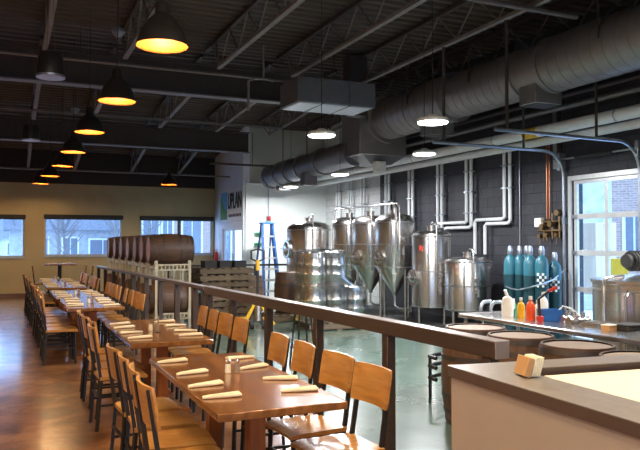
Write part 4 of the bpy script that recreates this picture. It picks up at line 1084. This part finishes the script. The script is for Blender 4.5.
# ================================================================== HALF WALL
A=Vector((1.925,2.765)); 
dirY=Vector((math.sin(R(5.0)),-math.cos(R(5.0))))*1.0     # towards the camera side
dirY=Vector((-.042,-1)).normalized(); dirX=Vector((.993,-.115))
def quad_prism(mb,pts,z0,z1):
    n=len(pts); mb.add([(p[0],p[1],z0) for p in pts]+[(p[0],p[1],z1) for p in pts],[tuple(range(n-1,-1,-1)),tuple(range(n,2*n))]+[(i,(i+1)%n,n+(i+1)%n,n+i) for i in range(n)])
t=thing('half_wall','beige half wall with brown capped top in the right foreground','half wall',(A.x,A.y,0))
Ln=3.2; w=.2; Lx=3.4
a0=Vector((0,0)); a1=dirY*Ln; 
nx=Vector((-dirY.y,dirY.x))
if nx.x<0: nx=-nx
b1=dirX*Lx
wx=Vector((0,-w))
inner=Vector((w,-w))
wf=.16
L1=[]
def inset(off):
    o=off
    return [a0+Vector((-o,o)),a1+Vector((-o,-o)),a1+nx*(w+o)-Vector((0,o)),a0+nx*(w+o)+dirX*.02+dirY*(wf+o+.02),b1+Vector((0,-wf-o)),b1+Vector((0,o))]
c=MB(); quad_prism(c,inset(0),0,1.02); c.build('wall_panel',M['pinkwall'],t,flat=True)
c=MB(); quad_prism(c,inset(.012),1.02,1.066); c.build('cap_edge',M['capedge'],t,flat=True)
c=MB(); quad_prism(c,inset(.0125),1.066,1.07); c.build('cap_top',M['captop'],t,flat=True)
# inner counter
t=thing('inner_counter','dark counter inside the half wall corner','counter',(A.x,A.y,0))
c=MB(); quad_prism(c,[Vector((.232,-.23)),Vector((.12,-2.9)),Vector((3.2,-2.9)),Vector((3.2,-.58))],.98,1.03); c.build('worktop',M['capedge'],t,flat=True)
c=MB(); quad_prism(c,[Vector((.25,-.26)),Vector((.14,-2.8)),Vector((.9,-2.8)),Vector((.9,-.36))],0,.98); c.build('cabinet',M['pinkwall'],t,flat=True)
o=MB(); quad_prism(o,[Vector((.33,-.262)),Vector((.30,-.40)),Vector((.27,-.56)),Vector((.225,-.72)),Vector((.14,-2.6)),Vector((2.9,-2.6)),Vector((2.9,-.56))],0,.012)
o=o.build('paper_sheet',M['cream'],flat=True); o.location=(A.x,A.y,1.0302); tag(o,'large cream paper sheet covering the counter inside the half wall','paper')
# block of coasters on the cap corner
t=thing('coaster_stack','stack of tan and cream coasters tilted on edge on the half wall corner','coasters',(2.035,2.42,1.0705),R(-12))
for k in range(5):
    m=M['kraft'] if k==0 else M['cream']
    th=.018 if k else .03
    x0=0 if k==0 else .033+(k-1)*.0105
    mm=Matrix.Translation((x0,0,.0))@Matrix.Rotation(R(16),4,'Y')
    cc=MB().bbox(0,.028 if k==0 else .0085,-.05,.05,.008,.092,.0015,mm)
    cc.build('coaster',m,t,'tan outer card' if k==0 else None)

# ================================================================== OUTSIDE
g=struct('floor.002',MB().box(-60,70,YF+.3,90,-.5,-.25),M['snow']); 
g2=struct('floor.003',MB().box(XR+.25,70,-20,YF+.3,-.5,-.12),M['snow'])
g3=struct('floor.004',MB().box(-60,70,30,36,-.25,-.23),M['asph'])
def house(loc,w,d,h,roof,label,mat,wins,rz=0,cat='house'):
    t=thing('house',label,cat,loc,rz)
    MB().box(-w/2,w/2,0,d,0,h).build('wall',M[mat],t)
    if roof>0:
        c=MB(); e=.35
        c.add([(-w/2-e,-e,h),(w/2+e,-e,h),(w/2+e,d+e,h),(-w/2-e,d+e,h),(-w/2-e,d/2,h+roof),(w/2+e,d/2,h+roof)],[(0,1,5,4),(2,3,4,5),(0,4,3),(1,2,5),(0,3,2,1)]); c.build('roof',M['roofs'],t)
    else: MB().box(-w/2-.1,w/2+.1,-.1,d+.1,h,h+.3).build('parapet',M['white_trim'],t)
    for (x,z,ww,hh) in wins:
        f=MB(); f.box(x-ww/2-.1,x+ww/2+.1,-.06,-.001,z-.1,z+hh+.1); fo=f.build('window',M['white_trim'],t)
        p=MB(); 
        p.box(x-ww/2,x-.03,-.08,-.061,z,z+hh); p.box(x+.03,x+ww/2,-.08,-.061,z,z+hh); p.build('pane',M['hwin'],fo)
    return t
house((4.4,45,-.25),8.6,7,2.7,2.9,'grey blue sided house seen through the middle window','siding',[(-2.6,1.0,.8,1.2),(-.9,.3,.8,1.9),(1.0,1.1,1.5,1.0)])
house((-.6,60,-.25),4.6,8,2.3,1.6,'pale house across the snowy street seen through left window','siding2',[(-.9,1.0,.8,.9),(1.0,1.0,.8,.9)])
house((7.45,38,-.25),2.1,4.5,6,0,'brick building seen through the right window of far wall','brickr',[(-.4,1.2,.8,2.2),(.5,1.2,.5,2.2)],0,'building')
house((10.2,38,-.25),3.0,4.5,7,0,'pale building with tall panes beside the brick building','brickr',[(-.9,.8,1.0,3.6),(.8,.8,1.0,3.6)],0,'building')
# outside the garage door
house((22.5,17.2,-.12),9,5,5.2,0,'pale sided building outside the garage door','siding2',[(-2.0,1.2,1.0,2.0),(2.6,1.2,1.2,1.8)],R(-50),'building')
house((18.0,15.9,-.12),1.3,1.2,4.4,0,'narrow pinkish brick building at the right edge beyond the garage door','brickr',[(0,1.2,.5,1.4)],R(-50),'building')
t=thing('timber_column','tan timber clad column standing outside the garage door','column',(14.5,14.1,-.12)); MB().bbox(-.38,.38,-.38,.38,0,2.32,.02).build('shaft',M['tanwood'],t)
MB().bbox(-.44,.44,-.44,.44,0,.4,.02).build('plinth',M['white_trim'],t)
t=thing('yellow_sign','small yellow board standing outside the garage door','sign',(13.5,12.46,-.12),R(-45)); MB().bbox(-.26,.26,-.02,.02,.85,1.4,.01).build('board',M['yellow'],t); MB().cyl((0,.03,0),(0,.03,1.4),.02).build('pole',M['galv'],t)
def tree(loc,h,label,seed):
    rr=random.Random(seed); t=thing('bare_tree',label,'tree',loc)
    tr=MB(); tr.tube([(0,0,0),(.05,0,h*.3),(-.05,.05,h*.6),(0,0,h)],[.10,.08,.05,.02],8); tr.build('trunk',M['tree'],t)
    b=MB()
    for k in range(34):
        z=h*(.25+.7*rr.random()); a=rr.random()*2*PI; L=(h-z)*.35+.3
        p=Vector((0,0,z)); q=p+Vector((math.cos(a)*L*.7,math.sin(a)*L*.7,L*.7)); b.tube([p,(p+q)/2+Vector((0,0,-.1)),q],[.025,.018,.006],5)
        for j in range(4):
            s=p.lerp(q,.3+.17*j); a2=a+rr.uniform(-1,1); e=s+Vector((math.cos(a2),math.sin(a2),1))*L*.3; b.tube([s,e],[.012,.004],4)
    b.build('branches',M['tree'],t)
tree((px(20,46),46,-.25),7,'bare tree behind the left window, beside the pale house',1)
tree((px(58,36),36,-.25),6,'bare tree at the left side of middle window',2)
tree((px(66,39),40.5,-.25),5,'second bare tree in the middle window, just right of the first',5)
tree((px(116,38),38,-.25),6,'bare tree at the right side of middle window',3)
tree((px(150,34),34,-.25),6,'bare tree at the left side of the right window',4)
t=thing('white_fence','low white fence outside the middle window','fence',(px(80,28),28,-.25))
MB().box(-2.6,2.6,-.02,.02,.95,1.03).build('rail',M['white_trim'],t); MB().box(-2.6,2.6,-.02,.02,.4,.48).build('rail',M['white_trim'],t)
for k in range(7): MB().box(-2.6+k*.86-.04,-2.6+k*.86+.04,-.04,.04,0,1.1).build('post',M['white_trim'],t)

# ================================================================== WORLD
w=bpy.data.worlds.new('world'); SC.world=w; w.use_nodes=True; nt=w.node_tree; bg=nt.nodes['Background']
tc=N(nt,'ShaderNodeTexCoord'); nz=N(nt,'ShaderNodeTexNoise'); nz.inputs['Scale'].default_value=3; nz.inputs['Detail'].default_value=5
nt.links.new(tc.outputs['Generated'],nz.inputs['Vector'])
c=ramp(nt,nz.outputs['Fac'],[(.35,(.26,.46,.92)),(.65,(.60,.78,1.0))]); nt.links.new(c,bg.inputs['Color']); bg.inputs['Strength'].default_value=5.5
SC.view_settings.view_transform='Standard'; SC.view_settings.look='None'; SC.view_settings.exposure=0.0; SC.view_settings.gamma=1
SC.view_settings.use_curve_mapping=False
